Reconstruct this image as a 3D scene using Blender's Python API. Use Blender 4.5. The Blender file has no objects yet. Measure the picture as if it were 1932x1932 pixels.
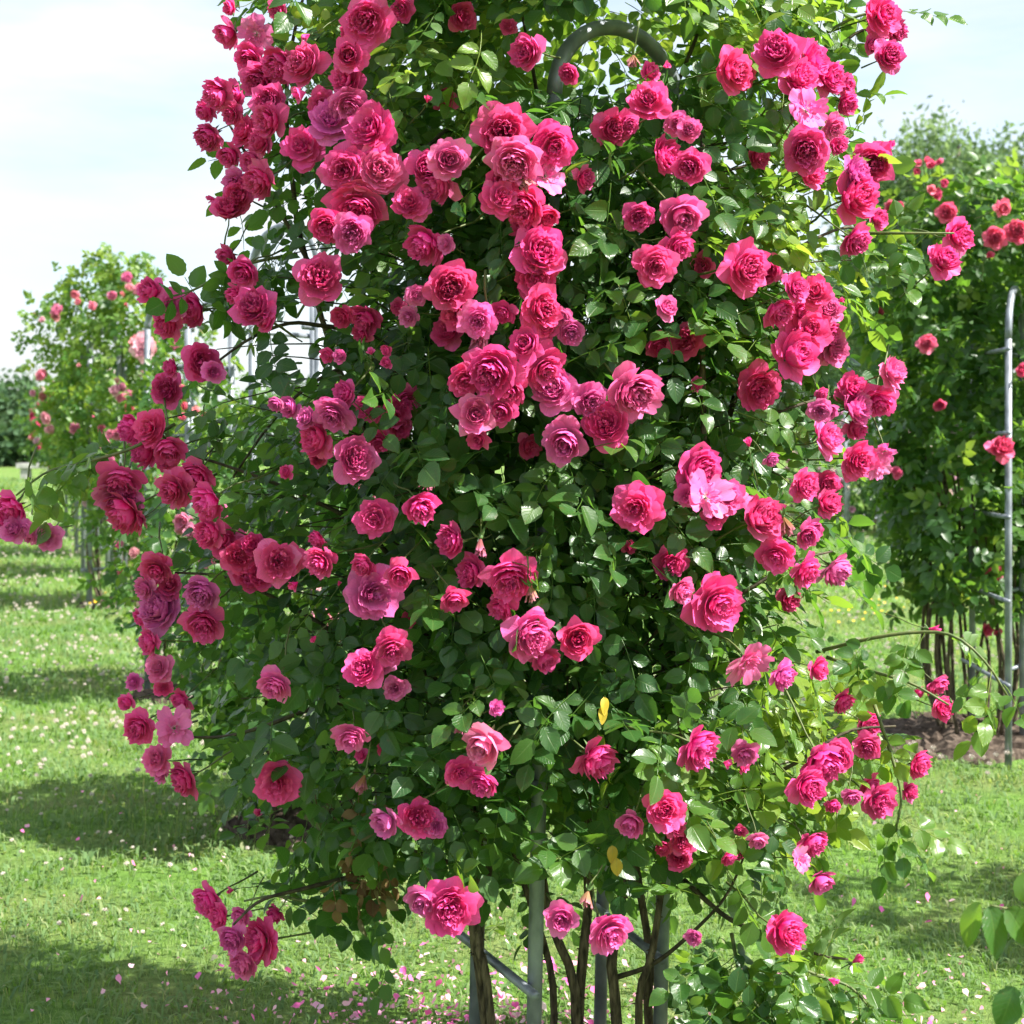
import bpy, math, random
import numpy as np
from mathutils import Vector, Matrix, Euler

R = math.radians
random.seed(11)
rng = np.random.default_rng(7)
scene = bpy.context.scene
COL = scene.collection

# ------------------------------------------------------------------ camera
EYE, FPX, HOR = 1.6, 2890.0, 825.0          # eye height (m), focal length and horizon row measured on the photo
cam = bpy.data.cameras.new("camera")
cam_o = bpy.data.objects.new("camera", cam)
COL.objects.link(cam_o)
cam_o.location = (0, 0, EYE)
cam_o.rotation_euler = (R(90), 0, 0)
cam.sensor_width = 36.0
cam.lens = FPX / 1932.0 * 36.0
cam.shift_y = -(966.0 - HOR) / 1932.0
cam.clip_start = 0.05
cam.clip_end = 2000
cam.dof.use_dof = True
cam.dof.focus_distance = 3.2
cam.dof.aperture_fstop = 7.5
scene.camera = cam_o

# ------------------------------------------------------------------ world, sun, exposure
SUN_ELEV, SUN_DIR = 50.0, Vector((1.0, -0.34, 0.0)).normalized()     # towards the sun, on the ground
world = bpy.data.worlds.new("World")
scene.world = world
world.use_nodes = True
wn, wl = world.node_tree.nodes, world.node_tree.links
wn.clear()
w_out = wn.new("ShaderNodeOutputWorld")
w_bg = wn.new("ShaderNodeBackground")
w_sky = wn.new("ShaderNodeTexSky")
w_sky.sky_type = 'NISHITA'
w_sky.sun_disc = False
w_sky.sun_elevation = R(SUN_ELEV)
w_sky.sun_rotation = math.atan2(SUN_DIR.x, SUN_DIR.y)
w_sky.air_density = 1.0
w_sky.dust_density = 2.0
w_sky.ozone_density = 1.5
w_tc = wn.new("ShaderNodeTexCoord")
w_map = wn.new("ShaderNodeMapping")
w_map.inputs["Scale"].default_value = (1.6, 1.6, 7.0)
w_map.inputs["Rotation"].default_value = (0.0, 0.12, 0.3)
w_noise = wn.new("ShaderNodeTexNoise")
w_noise.inputs["Scale"].default_value = 2.2
w_noise.inputs["Detail"].default_value = 7.0
w_noise.inputs["Roughness"].default_value = 0.55
w_ramp = wn.new("ShaderNodeValToRGB")
w_ramp.color_ramp.elements[0].position = 0.30
w_ramp.color_ramp.elements[0].color = (0.2, 0.2, 0.2, 1)
w_ramp.color_ramp.elements[1].position = 0.62
w_ramp.color_ramp.elements[1].color = (1, 1, 1, 1)
w_mix = wn.new("ShaderNodeMix")
w_mix.data_type = 'RGBA'
w_mix.inputs["B"].default_value = (3.45, 3.6, 3.75, 1)     # thin white cloud, physical units like the sky
wl.new(w_tc.outputs["Generated"], w_map.inputs["Vector"])
wl.new(w_map.outputs["Vector"], w_noise.inputs["Vector"])
wl.new(w_noise.outputs["Fac"], w_ramp.inputs["Fac"])
wl.new(w_ramp.outputs["Color"], w_mix.inputs["Factor"])
wl.new(w_sky.outputs["Color"], w_mix.inputs["A"])
wl.new(w_mix.outputs["Result"], w_bg.inputs["Color"])
w_bg.inputs["Strength"].default_value = 0.115
wl.new(w_bg.outputs["Background"], w_out.inputs["Surface"])

sun = bpy.data.lights.new("sun", 'SUN')
sun.energy = 5.0
sun.angle = R(0.55)
sun.color = (1.0, 0.955, 0.88)
sun_o = bpy.data.objects.new("sun", sun)
COL.objects.link(sun_o)
sd = Vector((SUN_DIR.x * math.cos(R(SUN_ELEV)), SUN_DIR.y * math.cos(R(SUN_ELEV)), math.sin(R(SUN_ELEV))))
sun_o.rotation_euler = sd.to_track_quat('Z', 'Y').to_euler()
sun_o.location = (6, -2, 9)

scene.view_settings.view_transform = 'Standard'
scene.view_settings.look = 'None'
scene.view_settings.exposure = 1.4
scene.view_settings.gamma = 1.0
scene.view_settings.use_curve_mapping = False
scene.render.engine = 'CYCLES'
scene.cycles.use_denoising = True
scene.cycles.max_bounces = 5
scene.cycles.diffuse_bounces = 2
scene.cycles.glossy_bounces = 2
scene.cycles.transmission_bounces = 3
scene.cycles.use_adaptive_sampling = True
scene.cycles.adaptive_threshold = 0.02
scene.cycles.transparent_max_bounces = 8
scene.cycles.sample_clamp_indirect = 6.0


# ------------------------------------------------------------------ helpers
def at(px, py, Y):
    """point at depth Y seen at photo coordinates (1932 px scale)"""
    return Vector(((px - 966.0) / FPX * Y, Y, EYE + (HOR - py) / FPX * Y))


def tag(o, label, cat, group=None):
    o["label"] = label
    o["category"] = cat
    if group:
        o["group"] = group
    return o


def empty(name, loc=(0, 0, 0)):
    o = bpy.data.objects.new(name, None)
    o.empty_display_size = 0.1
    o.location = loc
    COL.objects.link(o)
    return o


def link(name, me, parent=None, mat=None):
    if mat is not None and len(me.materials) == 0:
        me.materials.append(mat)
    o = bpy.data.objects.new(name, me)
    COL.objects.link(o)
    if parent is not None:
        o.parent = parent
    return o


def to_mesh(name, V, quads=None, tris=None, uv=None, tint=None, smooth=True):
    """numpy arrays -> mesh; uv and tint are per vertex"""
    V = np.asarray(V, np.float32).reshape(-1, 3)
    parts, sizes = [], []
    if quads is not None and len(quads):
        q = np.asarray(quads, np.int32).reshape(-1, 4)
        parts.append(q.ravel())
        sizes.append(np.full(len(q), 4, np.int32))
    if tris is not None and len(tris):
        t = np.asarray(tris, np.int32).reshape(-1, 3)
        parts.append(t.ravel())
        sizes.append(np.full(len(t), 3, np.int32))
    loops = np.concatenate(parts)
    sizes = np.concatenate(sizes)
    starts = np.concatenate(([0], np.cumsum(sizes)[:-1])).astype(np.int32)
    me = bpy.data.meshes.new(name)
    me.vertices.add(len(V))
    me.vertices.foreach_set("co", V.ravel())
    me.loops.add(len(loops))
    me.loops.foreach_set("vertex_index", loops)
    me.polygons.add(len(sizes))
    me.polygons.foreach_set("loop_start", starts)
    me.polygons.foreach_set("use_smooth", np.full(len(sizes), smooth, bool))
    if uv is not None:
        l = me.uv_layers.new(name="UVMap")
        l.data.foreach_set("uv", np.asarray(uv, np.float32).reshape(-1, 2)[loops].ravel())
    if tint is not None:
        a = me.attributes.new("tint", 'FLOAT', 'POINT')
        a.data.foreach_set("value", np.asarray(tint, np.float32).ravel())
    me.update(calc_edges=True)
    return me


class Acc:
    """collects geometry for one mesh"""
    def __init__(self):
        self.V, self.Q, self.T, self.U, self.C = [], [], [], [], []
        self.n = 0

    def add(self, V, Q=None, T=None, uv=None, tint=None):
        V = np.asarray(V, np.float32).reshape(-1, 3)
        self.V.append(V)
        if Q is not None and len(Q):
            self.Q.append(np.asarray(Q, np.int32).reshape(-1, 4) + self.n)
        if T is not None and len(T):
            self.T.append(np.asarray(T, np.int32).reshape(-1, 3) + self.n)
        self.U.append(np.zeros((len(V), 2), np.float32) if uv is None else np.asarray(uv, np.float32))
        self.C.append(np.full(len(V), 0.0 if tint is None else tint, np.float32) if np.ndim(tint) == 0 else np.asarray(tint, np.float32))
        self.n += len(V)

    def mesh(self, name, smooth=True):
        cat = lambda L, k: np.concatenate(L) if L else None
        return to_mesh(name, np.concatenate(self.V), cat(self.Q, 4), cat(self.T, 3), np.concatenate(self.U), np.concatenate(self.C), smooth)


def spline(P, n):
    """Catmull-Rom through points P"""
    P = [Vector(p) for p in P]
    if len(P) < 3:
        return [P[0].lerp(P[-1], i / n) for i in range(n + 1)]
    Q = [P[0] * 2 - P[1]] + P + [P[-1] * 2 - P[-2]]
    out = []
    m = len(P) - 1
    for i in range(n + 1):
        s = i / n * m
        k = min(int(s), m - 1)
        t = s - k
        a, b, c, d = Q[k], Q[k + 1], Q[k + 2], Q[k + 3]
        out.append(0.5 * ((2 * b) + (c - a) * t + (2 * a - 5 * b + 4 * c - d) * t * t + (3 * b - 3 * c + d - a) * t ** 3))
    return out


def tube(acc, pts, radii, seg=8, cap=True, tint=0.0, knob=0.0):
    pts = [Vector(p) for p in pts]
    n = len(pts)
    if not hasattr(radii, '__len__'):
        radii = [radii] * n
    up = Vector((0.3, 0.9, 0.2)).normalized()
    V, U = [], []
    L = 0.0
    for i, p in enumerate(pts):
        d = (pts[min(i + 1, n - 1)] - pts[max(i - 1, 0)])
        if d.length < 1e-9:
            d = Vector((0, 0, 1))
        d.normalize()
        up = (up - d * up.dot(d))
        if up.length < 1e-3:
            up = d.orthogonal()
        up.normalize()
        s = d.cross(up)
        if i:
            L += (p - pts[i - 1]).length
        for k in range(seg):
            a = 2 * math.pi * k / seg
            r = radii[i] * (1 + knob * random.uniform(-1, 1))
            V.append(p + (up * math.cos(a) + s * math.sin(a)) * r)
            U.append((k / seg, L))
    Q = [(i * seg + k, i * seg + (k + 1) % seg, (i + 1) * seg + (k + 1) % seg, (i + 1) * seg + k) for i in range(n - 1) for k in range(seg)]
    T = []
    if cap:
        V.append(pts[0]); V.append(pts[-1]); U += [(0, 0), (0, L)]
        a, b = n * seg, n * seg + 1
        for k in range(seg):
            T.append((a, (k + 1) % seg, k))
            T.append((b, (n - 1) * seg + k, (n - 1) * seg + (k + 1) % seg))
    acc.add([tuple(v) for v in V], Q, T, U, tint)


def tube_obj(name, pts, radii, mat, parent=None, seg=8, knob=0.0, origin=None):
    acc = Acc()
    o0 = Vector(origin) if origin is not None else Vector((0, 0, 0))
    tube(acc, [Vector(p) - o0 for p in pts], radii, seg, True, 0.0, knob)
    return link(name, acc.mesh(name), parent, mat)


# ------------------------------------------------------------------ materials
def new_mat(name):
    m = bpy.data.materials.new(name)
    m.use_nodes = True
    nt = m.node_tree
    nt.nodes.clear()
    return m, nt.nodes, nt.links


def N(nodes, typ, **kw):
    n = nodes.new(typ)
    for k, v in kw.items():
        setattr(n, k, v)
    return n


def mixc(nodes, links, fac, a, b, blend='MIX'):
    m = N(nodes, "ShaderNodeMix", data_type='RGBA', blend_type=blend)
    for sock, v in (("Factor", fac), ("A", a), ("B", b)):
        if hasattr(v, "links"):
            links.new(v, m.inputs[sock])
        else:
            m.inputs[sock].default_value = v if sock == "Factor" else (*v, 1)
    return m.outputs["Result"]


def math_n(nodes, links, op, a, b=None, clamp=False):
    m = N(nodes, "ShaderNodeMath", operation=op, use_clamp=clamp)
    for i, v in enumerate((a, b)):
        if v is None:
            continue
        if hasattr(v, "links"):
            links.new(v, m.inputs[i])
        else:
            m.inputs[i].default_value = v
    return m.outputs[0]


def ramp(nodes, links, fac, stops):
    r = N(nodes, "ShaderNodeValToRGB")
    els = r.color_ramp.elements
    while len(els) < len(stops):
        els.new(0.5)
    for e, (p, c) in zip(els, stops):
        e.position = p
        e.color = (*c, 1)
    links.new(fac, r.inputs["Fac"])
    return r.outputs["Color"]


def leaf_material(name, stops, trans_stops, rough=0.34, transl=0.42, veins=True, spec=0.5):
    m, n, l = new_mat(name)
    out = N(n, "ShaderNodeOutputMaterial")
    att = N(n, "ShaderNodeAttribute", attribute_name="tint")
    col = ramp(n, l, att.outputs["Fac"], stops)
    tcol = ramp(n, l, att.outputs["Fac"], trans_stops)
    geo = N(n, "ShaderNodeNewGeometry")
    bsdf = N(n, "ShaderNodeBsdfPrincipled")
    if veins:
        uv = N(n, "ShaderNodeUVMap")
        sep = N(n, "ShaderNodeSeparateXYZ")
        l.new(uv.outputs["UV"], sep.inputs[0])
        au = math_n(n, l, 'ABSOLUTE', sep.outputs[0])
        mid = math_n(n, l, 'SUBTRACT', 1.0, math_n(n, l, 'MULTIPLY', au, 11.0), True)
        ph = math_n(n, l, 'SUBTRACT', sep.outputs[1], math_n(n, l, 'MULTIPLY', au, 0.30))
        s = math_n(n, l, 'SINE', math_n(n, l, 'MULTIPLY', ph, 46.0))
        side = math_n(n, l, 'MULTIPLY', math_n(n, l, 'SUBTRACT', s, 0.80, True), 2.2)
        vein = math_n(n, l, 'MAXIMUM', mid, side, True)
        col = mixc(n, l, math_n(n, l, 'MULTIPLY', vein, 0.45), col, (0.16, 0.26, 0.07))
        bump = N(n, "ShaderNodeBump")
        bump.inputs["Strength"].default_value = 0.35
        bump.inputs["Distance"].default_value = 0.002
        l.new(math_n(n, l, 'SUBTRACT', 1.0, vein), bump.inputs["Height"])
        l.new(bump.outputs["Normal"], bsdf.inputs["Normal"])
    tc = N(n, "ShaderNodeTexCoord")
    nz = N(n, "ShaderNodeTexNoise")
    nz.inputs["Scale"].default_value = 38.0
    nz.inputs["Detail"].default_value = 3.0
    l.new(tc.outputs["Object"], nz.inputs["Vector"])
    hs = N(n, "ShaderNodeHueSaturation")
    l.new(math_n(n, l, 'ADD', 0.7, math_n(n, l, 'MULTIPLY', nz.outputs["Fac"], 0.6)), hs.inputs["Value"])
    l.new(col, hs.inputs["Color"])
    if veins:
        sp = N(n, "ShaderNodeTexNoise")
        sp.inputs["Scale"].default_value = 95.0
        sp.inputs["Detail"].default_value = 2.0
        l.new(tc.outputs["Object"], sp.inputs["Vector"])
        big = N(n, "ShaderNodeTexNoise")
        big.inputs["Scale"].default_value = 9.0
        l.new(tc.outputs["Object"], big.inputs["Vector"])
        spot = math_n(n, l, 'MULTIPLY', math_n(n, l, 'MULTIPLY', math_n(n, l, 'SUBTRACT', sp.outputs["Fac"], 0.62, True), 14.0, True), math_n(n, l, 'MULTIPLY', math_n(n, l, 'SUBTRACT', big.outputs["Fac"], 0.5, True), 6.0, True))
        hs_out = mixc(n, l, math_n(n, l, 'MULTIPLY', spot, 0.8), hs.outputs["Color"], (0.13, 0.085, 0.03))
    else:
        hs_out = hs.outputs["Color"]
    # the underside of a rose leaf is paler and matt
    pale = mixc(n, l, 0.55, hs_out, (0.13, 0.21, 0.11))
    fcol = mixc(n, l, geo.outputs["Backfacing"], hs_out, pale)
    l.new(fcol, bsdf.inputs["Base Color"])
    rg = math_n(n, l, 'ADD', rough - 0.06, math_n(n, l, 'MULTIPLY', nz.outputs["Fac"], 0.14))
    l.new(math_n(n, l, 'ADD', rg, math_n(n, l, 'MULTIPLY', geo.outputs["Backfacing"], 0.25)), bsdf.inputs["Roughness"])
    bsdf.inputs["Specular IOR Level"].default_value = spec
    tr = N(n, "ShaderNodeBsdfTranslucent")
    l.new(tcol, tr.inputs["Color"])
    mx = N(n, "ShaderNodeMixShader")
    mx.inputs[0].default_value = transl
    l.new(bsdf.outputs[0], mx.inputs[1])
    l.new(tr.outputs[0], mx.inputs[2])
    l.new(mx.outputs[0], out.inputs[0])
    return m


def petal_material(name, white_base=0.0, rough=0.55):
    m, n, l = new_mat(name)
    out = N(n, "ShaderNodeOutputMaterial")
    oi = N(n, "ShaderNodeObjectInfo")
    geo = N(n, "ShaderNodeNewGeometry")
    uv = N(n, "ShaderNodeUVMap")
    sep = N(n, "ShaderNodeSeparateXYZ")
    l.new(uv.outputs["UV"], sep.inputs[0])
    v = sep.outputs[1]
    pt = N(n, "ShaderNodeAttribute", attribute_name="tint")
    base = mixc(n, l, math_n(n, l, 'MULTIPLY', pt.outputs["Fac"], 0.42), oi.outputs["Color"], (0.93, 0.24, 0.54))  # petals paled at random in colour to imitate sunlit ones
    # fine ribs that run along the petal
    tcn = N(n, "ShaderNodeTexNoise")
    tcn.inputs["Scale"].default_value = 7.0
    tcn.inputs["Detail"].default_value = 4.0
    mp = N(n, "ShaderNodeMapping")
    mp.inputs["Scale"].default_value = (3.2, 0.5, 1)
    l.new(uv.outputs["UV"], mp.inputs["Vector"])
    l.new(mp.outputs["Vector"], tcn.inputs["Vector"])
    back = mixc(n, l, 0.34, base, (0.90, 0.30, 0.58))
    edge = math_n(n, l, 'MULTIPLY', math_n(n, l, 'POWER', v, 4.5), 0.46, True)  # paler rim colour imitates sun on the petal edges
    front = mixc(n, l, edge, base, (0.94, 0.24, 0.56))
    c = mixc(n, l, geo.outputs["Backfacing"], front, back)
    if white_base > 0:
        wb = math_n(n, l, 'SUBTRACT', 1.0, math_n(n, l, 'MULTIPLY', v, 1.0 / white_base), True)
        c = mixc(n, l, wb, c, (0.85, 0.78, 0.74))
    hs = N(n, "ShaderNodeHueSaturation")
    l.new(c, hs.inputs["Color"])
    l.new(math_n(n, l, 'ADD', 0.84, math_n(n, l, 'MULTIPLY', tcn.outputs["Fac"], 0.50)), hs.inputs["Value"])
    b = N(n, "ShaderNodeBsdfPrincipled")
    l.new(hs.outputs["Color"], b.inputs["Base Color"])
    b.inputs["Roughness"].default_value = rough
    b.inputs["Specular IOR Level"].default_value = 0.16
    bump = N(n, "ShaderNodeBump")
    bump.inputs["Strength"].default_value = 0.25
    bump.inputs["Distance"].default_value = 0.002
    l.new(tcn.outputs["Fac"], bump.inputs["Height"])
    l.new(bump.outputs["Normal"], b.inputs["Normal"])
    tr = N(n, "ShaderNodeBsdfTranslucent")
    l.new(hs.outputs["Color"], tr.inputs["Color"])
    mx = N(n, "ShaderNodeMixShader")
    mx.inputs[0].default_value = 0.33
    l.new(b.outputs[0], mx.inputs[1])
    l.new(tr.outputs[0], mx.inputs[2])
    l.new(mx.outputs[0], out.inputs[0])
    return m


def simple_mat(name, c1, c2, scale=20, rough=0.6, spec=0.4, metal=0.0, bump=0.0, stretch=(1, 1, 1), detail=4.0, pos=(0.35, 0.65)):
    m, n, l = new_mat(name)
    out = N(n, "ShaderNodeOutputMaterial")
    tc = N(n, "ShaderNodeTexCoord")
    mp = N(n, "ShaderNodeMapping")
    mp.inputs["Scale"].default_value = stretch
    nz = N(n, "ShaderNodeTexNoise")
    nz.inputs["Scale"].default_value = scale
    nz.inputs["Detail"].default_value = detail
    l.new(tc.outputs["Object"], mp.inputs["Vector"])
    l.new(mp.outputs["Vector"], nz.inputs["Vector"])
    c = ramp(n, l, nz.outputs["Fac"], [(pos[0], c1), (pos[1], c2)])
    b = N(n, "ShaderNodeBsdfPrincipled")
    l.new(c, b.inputs["Base Color"])
    b.inputs["Roughness"].default_value = rough
    b.inputs["Specular IOR Level"].default_value = spec
    b.inputs["Metallic"].default_value = metal
    if bump:
        bp = N(n, "ShaderNodeBump")
        bp.inputs["Strength"].default_value = bump
        bp.inputs["Distance"].default_value = 0.01
        l.new(nz.outputs["Fac"], bp.inputs["Height"])
        l.new(bp.outputs["Normal"], b.inputs["Normal"])
    l.new(b.outputs[0], out.inputs[0])
    return m


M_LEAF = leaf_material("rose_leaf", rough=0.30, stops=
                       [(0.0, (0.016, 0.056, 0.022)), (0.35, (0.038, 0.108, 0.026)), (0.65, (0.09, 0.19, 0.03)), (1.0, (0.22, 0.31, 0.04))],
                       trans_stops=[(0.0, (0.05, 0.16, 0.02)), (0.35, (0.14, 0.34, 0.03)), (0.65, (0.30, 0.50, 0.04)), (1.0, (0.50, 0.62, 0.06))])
M_LEAF_BG = leaf_material("rose_leaf_far",
                          [(0.0, (0.02, 0.065, 0.018)), (0.4, (0.04, 0.11, 0.022)), (0.7, (0.09, 0.19, 0.03)), (1.0, (0.20, 0.29, 0.05))],
                          [(0.0, (0.07, 0.20, 0.02)), (0.4, (0.18, 0.38, 0.03)), (1.0, (0.50, 0.62, 0.06))], veins=False, rough=0.4)
M_TREE_LEAF = leaf_material("tree_leaf",  # greens lightened so that distance haze is put into the leaf colour
                            [(0.0, (0.06, 0.12, 0.055)), (0.5, (0.12, 0.20, 0.09)), (1.0, (0.20, 0.27, 0.13))],
                            [(0.0, (0.16, 0.30, 0.09)), (1.0, (0.36, 0.48, 0.17))], veins=False, rough=0.5, spec=0.3)
M_DARK_TREE = leaf_material("dark_tree_leaf",
                            [(0.0, (0.025, 0.06, 0.03)), (0.5, (0.045, 0.10, 0.045)), (1.0, (0.08, 0.15, 0.06))],
                            [(0.0, (0.06, 0.14, 0.04)), (1.0, (0.18, 0.30, 0.08))], veins=False, rough=0.55, spec=0.25, transl=0.25)
M_GRASS = leaf_material("grass_blade",
                        [(0.0, (0.065, 0.15, 0.03)), (0.45, (0.18, 0.29, 0.065)), (0.8, (0.31, 0.385, 0.115)), (1.0, (0.46, 0.44, 0.22))],
                        [(0.0, (0.12, 0.30, 0.03)), (0.5, (0.26, 0.46, 0.06)), (1.0, (0.50, 0.55, 0.16))], veins=False, rough=0.5, transl=0.4, spec=0.35)
M_DEAD = leaf_material("withered_leaf",
                       [(0.0, (0.10, 0.055, 0.025)), (0.5, (0.20, 0.12, 0.055)), (1.0, (0.33, 0.21, 0.11))],
                       [(0.0, (0.20, 0.10, 0.03)), (1.0, (0.40, 0.24, 0.10))], rough=0.75, transl=0.25, spec=0.1)
M_YELLOW = leaf_material("yellow_leaf",
                         [(0.0, (0.50, 0.34, 0.03)), (1.0, (0.66, 0.50, 0.05))],
                         [(0.0, (0.55, 0.40, 0.04)), (1.0, (0.66, 0.50, 0.05))], rough=0.5)
M_PETAL = petal_material("rose_petal")
M_PETAL_W = petal_material("rose_petal_white_base", white_base=0.45)
M_SEPAL = simple_mat("sepal", (0.05, 0.11, 0.03), (0.12, 0.20, 0.06), scale=60, rough=0.55)
M_TWIG = simple_mat("green_twig", (0.06, 0.10, 0.025), (0.14, 0.16, 0.05), scale=60, rough=0.55)
M_TWIG_D = simple_mat("brown_twig", (0.035, 0.028, 0.016), (0.09, 0.075, 0.04), scale=50, rough=0.75, bump=0.4)
M_BARK = simple_mat("rose_bark", (0.03, 0.022, 0.012), (0.19, 0.15, 0.09), scale=40, rough=0.85, bump=0.9, stretch=(2.2, 2.2, 0.5), detail=8, pos=(0.38, 0.72))
M_STEEL = simple_mat("galvanised_steel", (0.145, 0.165, 0.19), (0.29, 0.32, 0.36), scale=22, rough=0.45, metal=0.3, spec=0.5, stretch=(1, 1, 0.6), bump=0.05, detail=6)
M_SOIL = simple_mat("soil", (0.035, 0.026, 0.02), (0.13, 0.10, 0.078), scale=26, rough=0.95, spec=0.1, bump=1.0, detail=8)
M_CLOVER = simple_mat("clover_white", (0.42, 0.34, 0.29), (0.68, 0.63, 0.56), scale=160, rough=0.8, spec=0.1)
M_YELLOWFLOWER = simple_mat("yellow_petal", (0.72, 0.45, 0.01), (0.85, 0.62, 0.02), scale=90, rough=0.6)
M_STONE = simple_mat("pale_stone", (0.34, 0.34, 0.33), (0.52, 0.51, 0.49), scale=6, rough=0.85)

# ------------------------------------------------------------------ ground
SOIL = []      # (x, y, radius) of the beds the trellises stand in


def ground_z(x, y):
    return 0.018 * np.sin(x * 0.9 + 0.6 * np.sin(y * 0.5)) * np.cos(y * 0.7) - 0.0


def make_ground():
    xs = np.concatenate([-np.geomspace(900, 9, 14), np.linspace(-8, 8, 60), np.geomspace(9, 900, 14)])
    ys = np.concatenate([-np.geomspace(300, 3, 10), np.linspace(-2, 30, 90), np.geomspace(32, 1500, 20)])
    X, Y = np.meshgrid(xs, ys)
    Z = ground_z(X, Y) * (np.abs(X) < 60) * (np.abs(Y) < 80)
    V = np.stack([X, Y, Z], -1).reshape(-1, 3)
    w = len(xs)
    i = np.arange(len(ys) - 1)[:, None] * w + np.arange(w - 1)[None, :]
    Q = np.stack([i, i + 1, i + w + 1, i + w], -1).reshape(-1, 4)
    m, n, l = new_mat("lawn")
    out = N(n, "ShaderNodeOutputMaterial")
    tc = N(n, "ShaderNodeTexCoord")
    a = N(n, "ShaderNodeTexNoise"); a.inputs["Scale"].default_value = 1.3; a.inputs["Detail"].default_value = 6
    b = N(n, "ShaderNodeTexNoise"); b.inputs["Scale"].default_value = 28; b.inputs["Detail"].default_value = 8; b.inputs["Roughness"].default_value = 0.7
    l.new(tc.outputs["Object"], a.inputs["Vector"]); l.new(tc.outputs["Object"], b.inputs["Vector"])
    c1 = ramp(n, l, b.outputs["Fac"], [(0.3, (0.05, 0.11, 0.018)), (0.55, (0.12, 0.23, 0.04)), (0.75, (0.22, 0.32, 0.09))])
    c2 = ramp(n, l, b.outputs["Fac"], [(0.3, (0.07, 0.11, 0.025)), (0.7, (0.24, 0.29, 0.10))])
    c = mixc(n, l, ramp(n, l, a.outputs["Fac"], [(0.42, (0, 0, 0)), (0.62, (1, 1, 1))]), c1, c2)
    p = N(n, "ShaderNodeBsdfPrincipled")
    l.new(c, p.inputs["Base Color"])
    p.inputs["Roughness"].default_value = 0.9
    p.inputs["Specular IOR Level"].default_value = 0.15
    bp = N(n, "ShaderNodeBump"); bp.inputs["Strength"].default_value = 0.8; bp.inputs["Distance"].default_value = 0.03
    l.new(b.outputs["Fac"], bp.inputs["Height"]); l.new(bp.outputs["Normal"], p.inputs["Normal"])
    l.new(p.outputs[0], out.inputs[0])
    o = link("ground", to_mesh("ground", V, Q), None, m)
    o["kind"] = "structure"
    o["label"] = "flat lawn ground running back to the horizon"


make_ground()


def soil_bed(x, y, r):
    SOIL.append((x, y, r))
    nr, na = 16, 44
    V, Q = [(0, 0, 0.05)], []
    for i in range(1, nr + 1):
        for k in range(na):
            a = 2 * math.pi * k / na
            rr = r * i / nr * (1 + 0.12 * math.sin(a * 3 + x) + 0.07 * math.sin(a * 7 + y))
            h = 0.05 * (1 - (i / nr) ** 3) + (random.uniform(-0.018, 0.03) if i < nr else -0.03)
            V.append((rr * math.cos(a) + random.uniform(-1, 1) * 0.012, rr * math.sin(a) + random.uniform(-1, 1) * 0.012, h))
    T = [(0, 1 + k, 1 + (k + 1) % na) for k in range(na)]
    for i in range(nr - 1):
        for k in range(na):
            Q.append((1 + i * na + k, 1 + (i + 1) * na + k, 1 + (i + 1) * na + (k + 1) % na, 1 + i * na + (k + 1) % na))
    o = link("soil_bed", to_mesh("soil_bed", V, Q, T, smooth=False), None, M_SOIL)
    o.location = (x, y, float(ground_z(x, y)))
    o["kind"] = "structure"


# ------------------------------------------------------------------ trellis columns
def trellis(name, corners, height, label, tilt=(0, 0), r=0.0168, arches=((1, 3), (0, 2)), first_rung=0.35, rung_gap=0.42, overhang=0.06):
    """four galvanised uprights, joined in pairs by rungs, arched over at the top. corners: 1-2 and 3-4 are the rung pairs, arches join 2-4 and 1-3"""
    c = [Vector((x, y, 0)) for x, y in corners]
    base = (c[0] + c[1] + c[2] + c[3]) / 4
    root = empty(name, base)
    tag(root, label, "trellis", "galvanised rose trellises standing in rows on the lawn")
    tl = Vector((tilt[0], tilt[1], 0))
    P = lambda k, z: c[k] - base + tl * (z / height) + Vector((0, 0, z))
    gap = (c[1] - c[3]).length
    hs = height - gap * 0.5
    for k in range(4):
        tube_obj("upright", [P(k, -0.25), P(k, hs * 0.5), P(k, hs)], r, M_STEEL, root, 12)
    for a, b in arches:
        A, B = P(a, hs), P(b, hs)
        mid, h = (A + B) / 2, (B - A) / 2
        pts = [mid - h * math.cos(t) + Vector((0, 0, 1)) * h.length * 0.95 * math.sin(t) for t in [math.pi * i / 16 for i in range(17)]]
        tube_obj("arch", pts, r * 1.04, M_STEEL, root, 12)
    z = first_rung
    while z < hs + 0.02:
        for a, b in ((0, 1), (2, 3)):
            A, B = P(a, z), P(b, z)
            d = (B - A).normalized()
            off = Vector((d.y, -d.x, 0)) * (r * 1.5)
            tube_obj("rung", [A - d * overhang + off, B + d * overhang + off], r * 0.62, M_STEEL, root, 10)
        z += rung_gap
    return root


def square(cx, cy, s, ang):
    ca, sa = math.cos(ang), math.sin(ang)
    f = lambda u, v: (cx + s * (u * ca - v * sa), cy + s * (u * sa + v * ca))
    return [f(-.5, .5), f(-.5, -.5), f(.5, .5), f(.5, -.5)]


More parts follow.
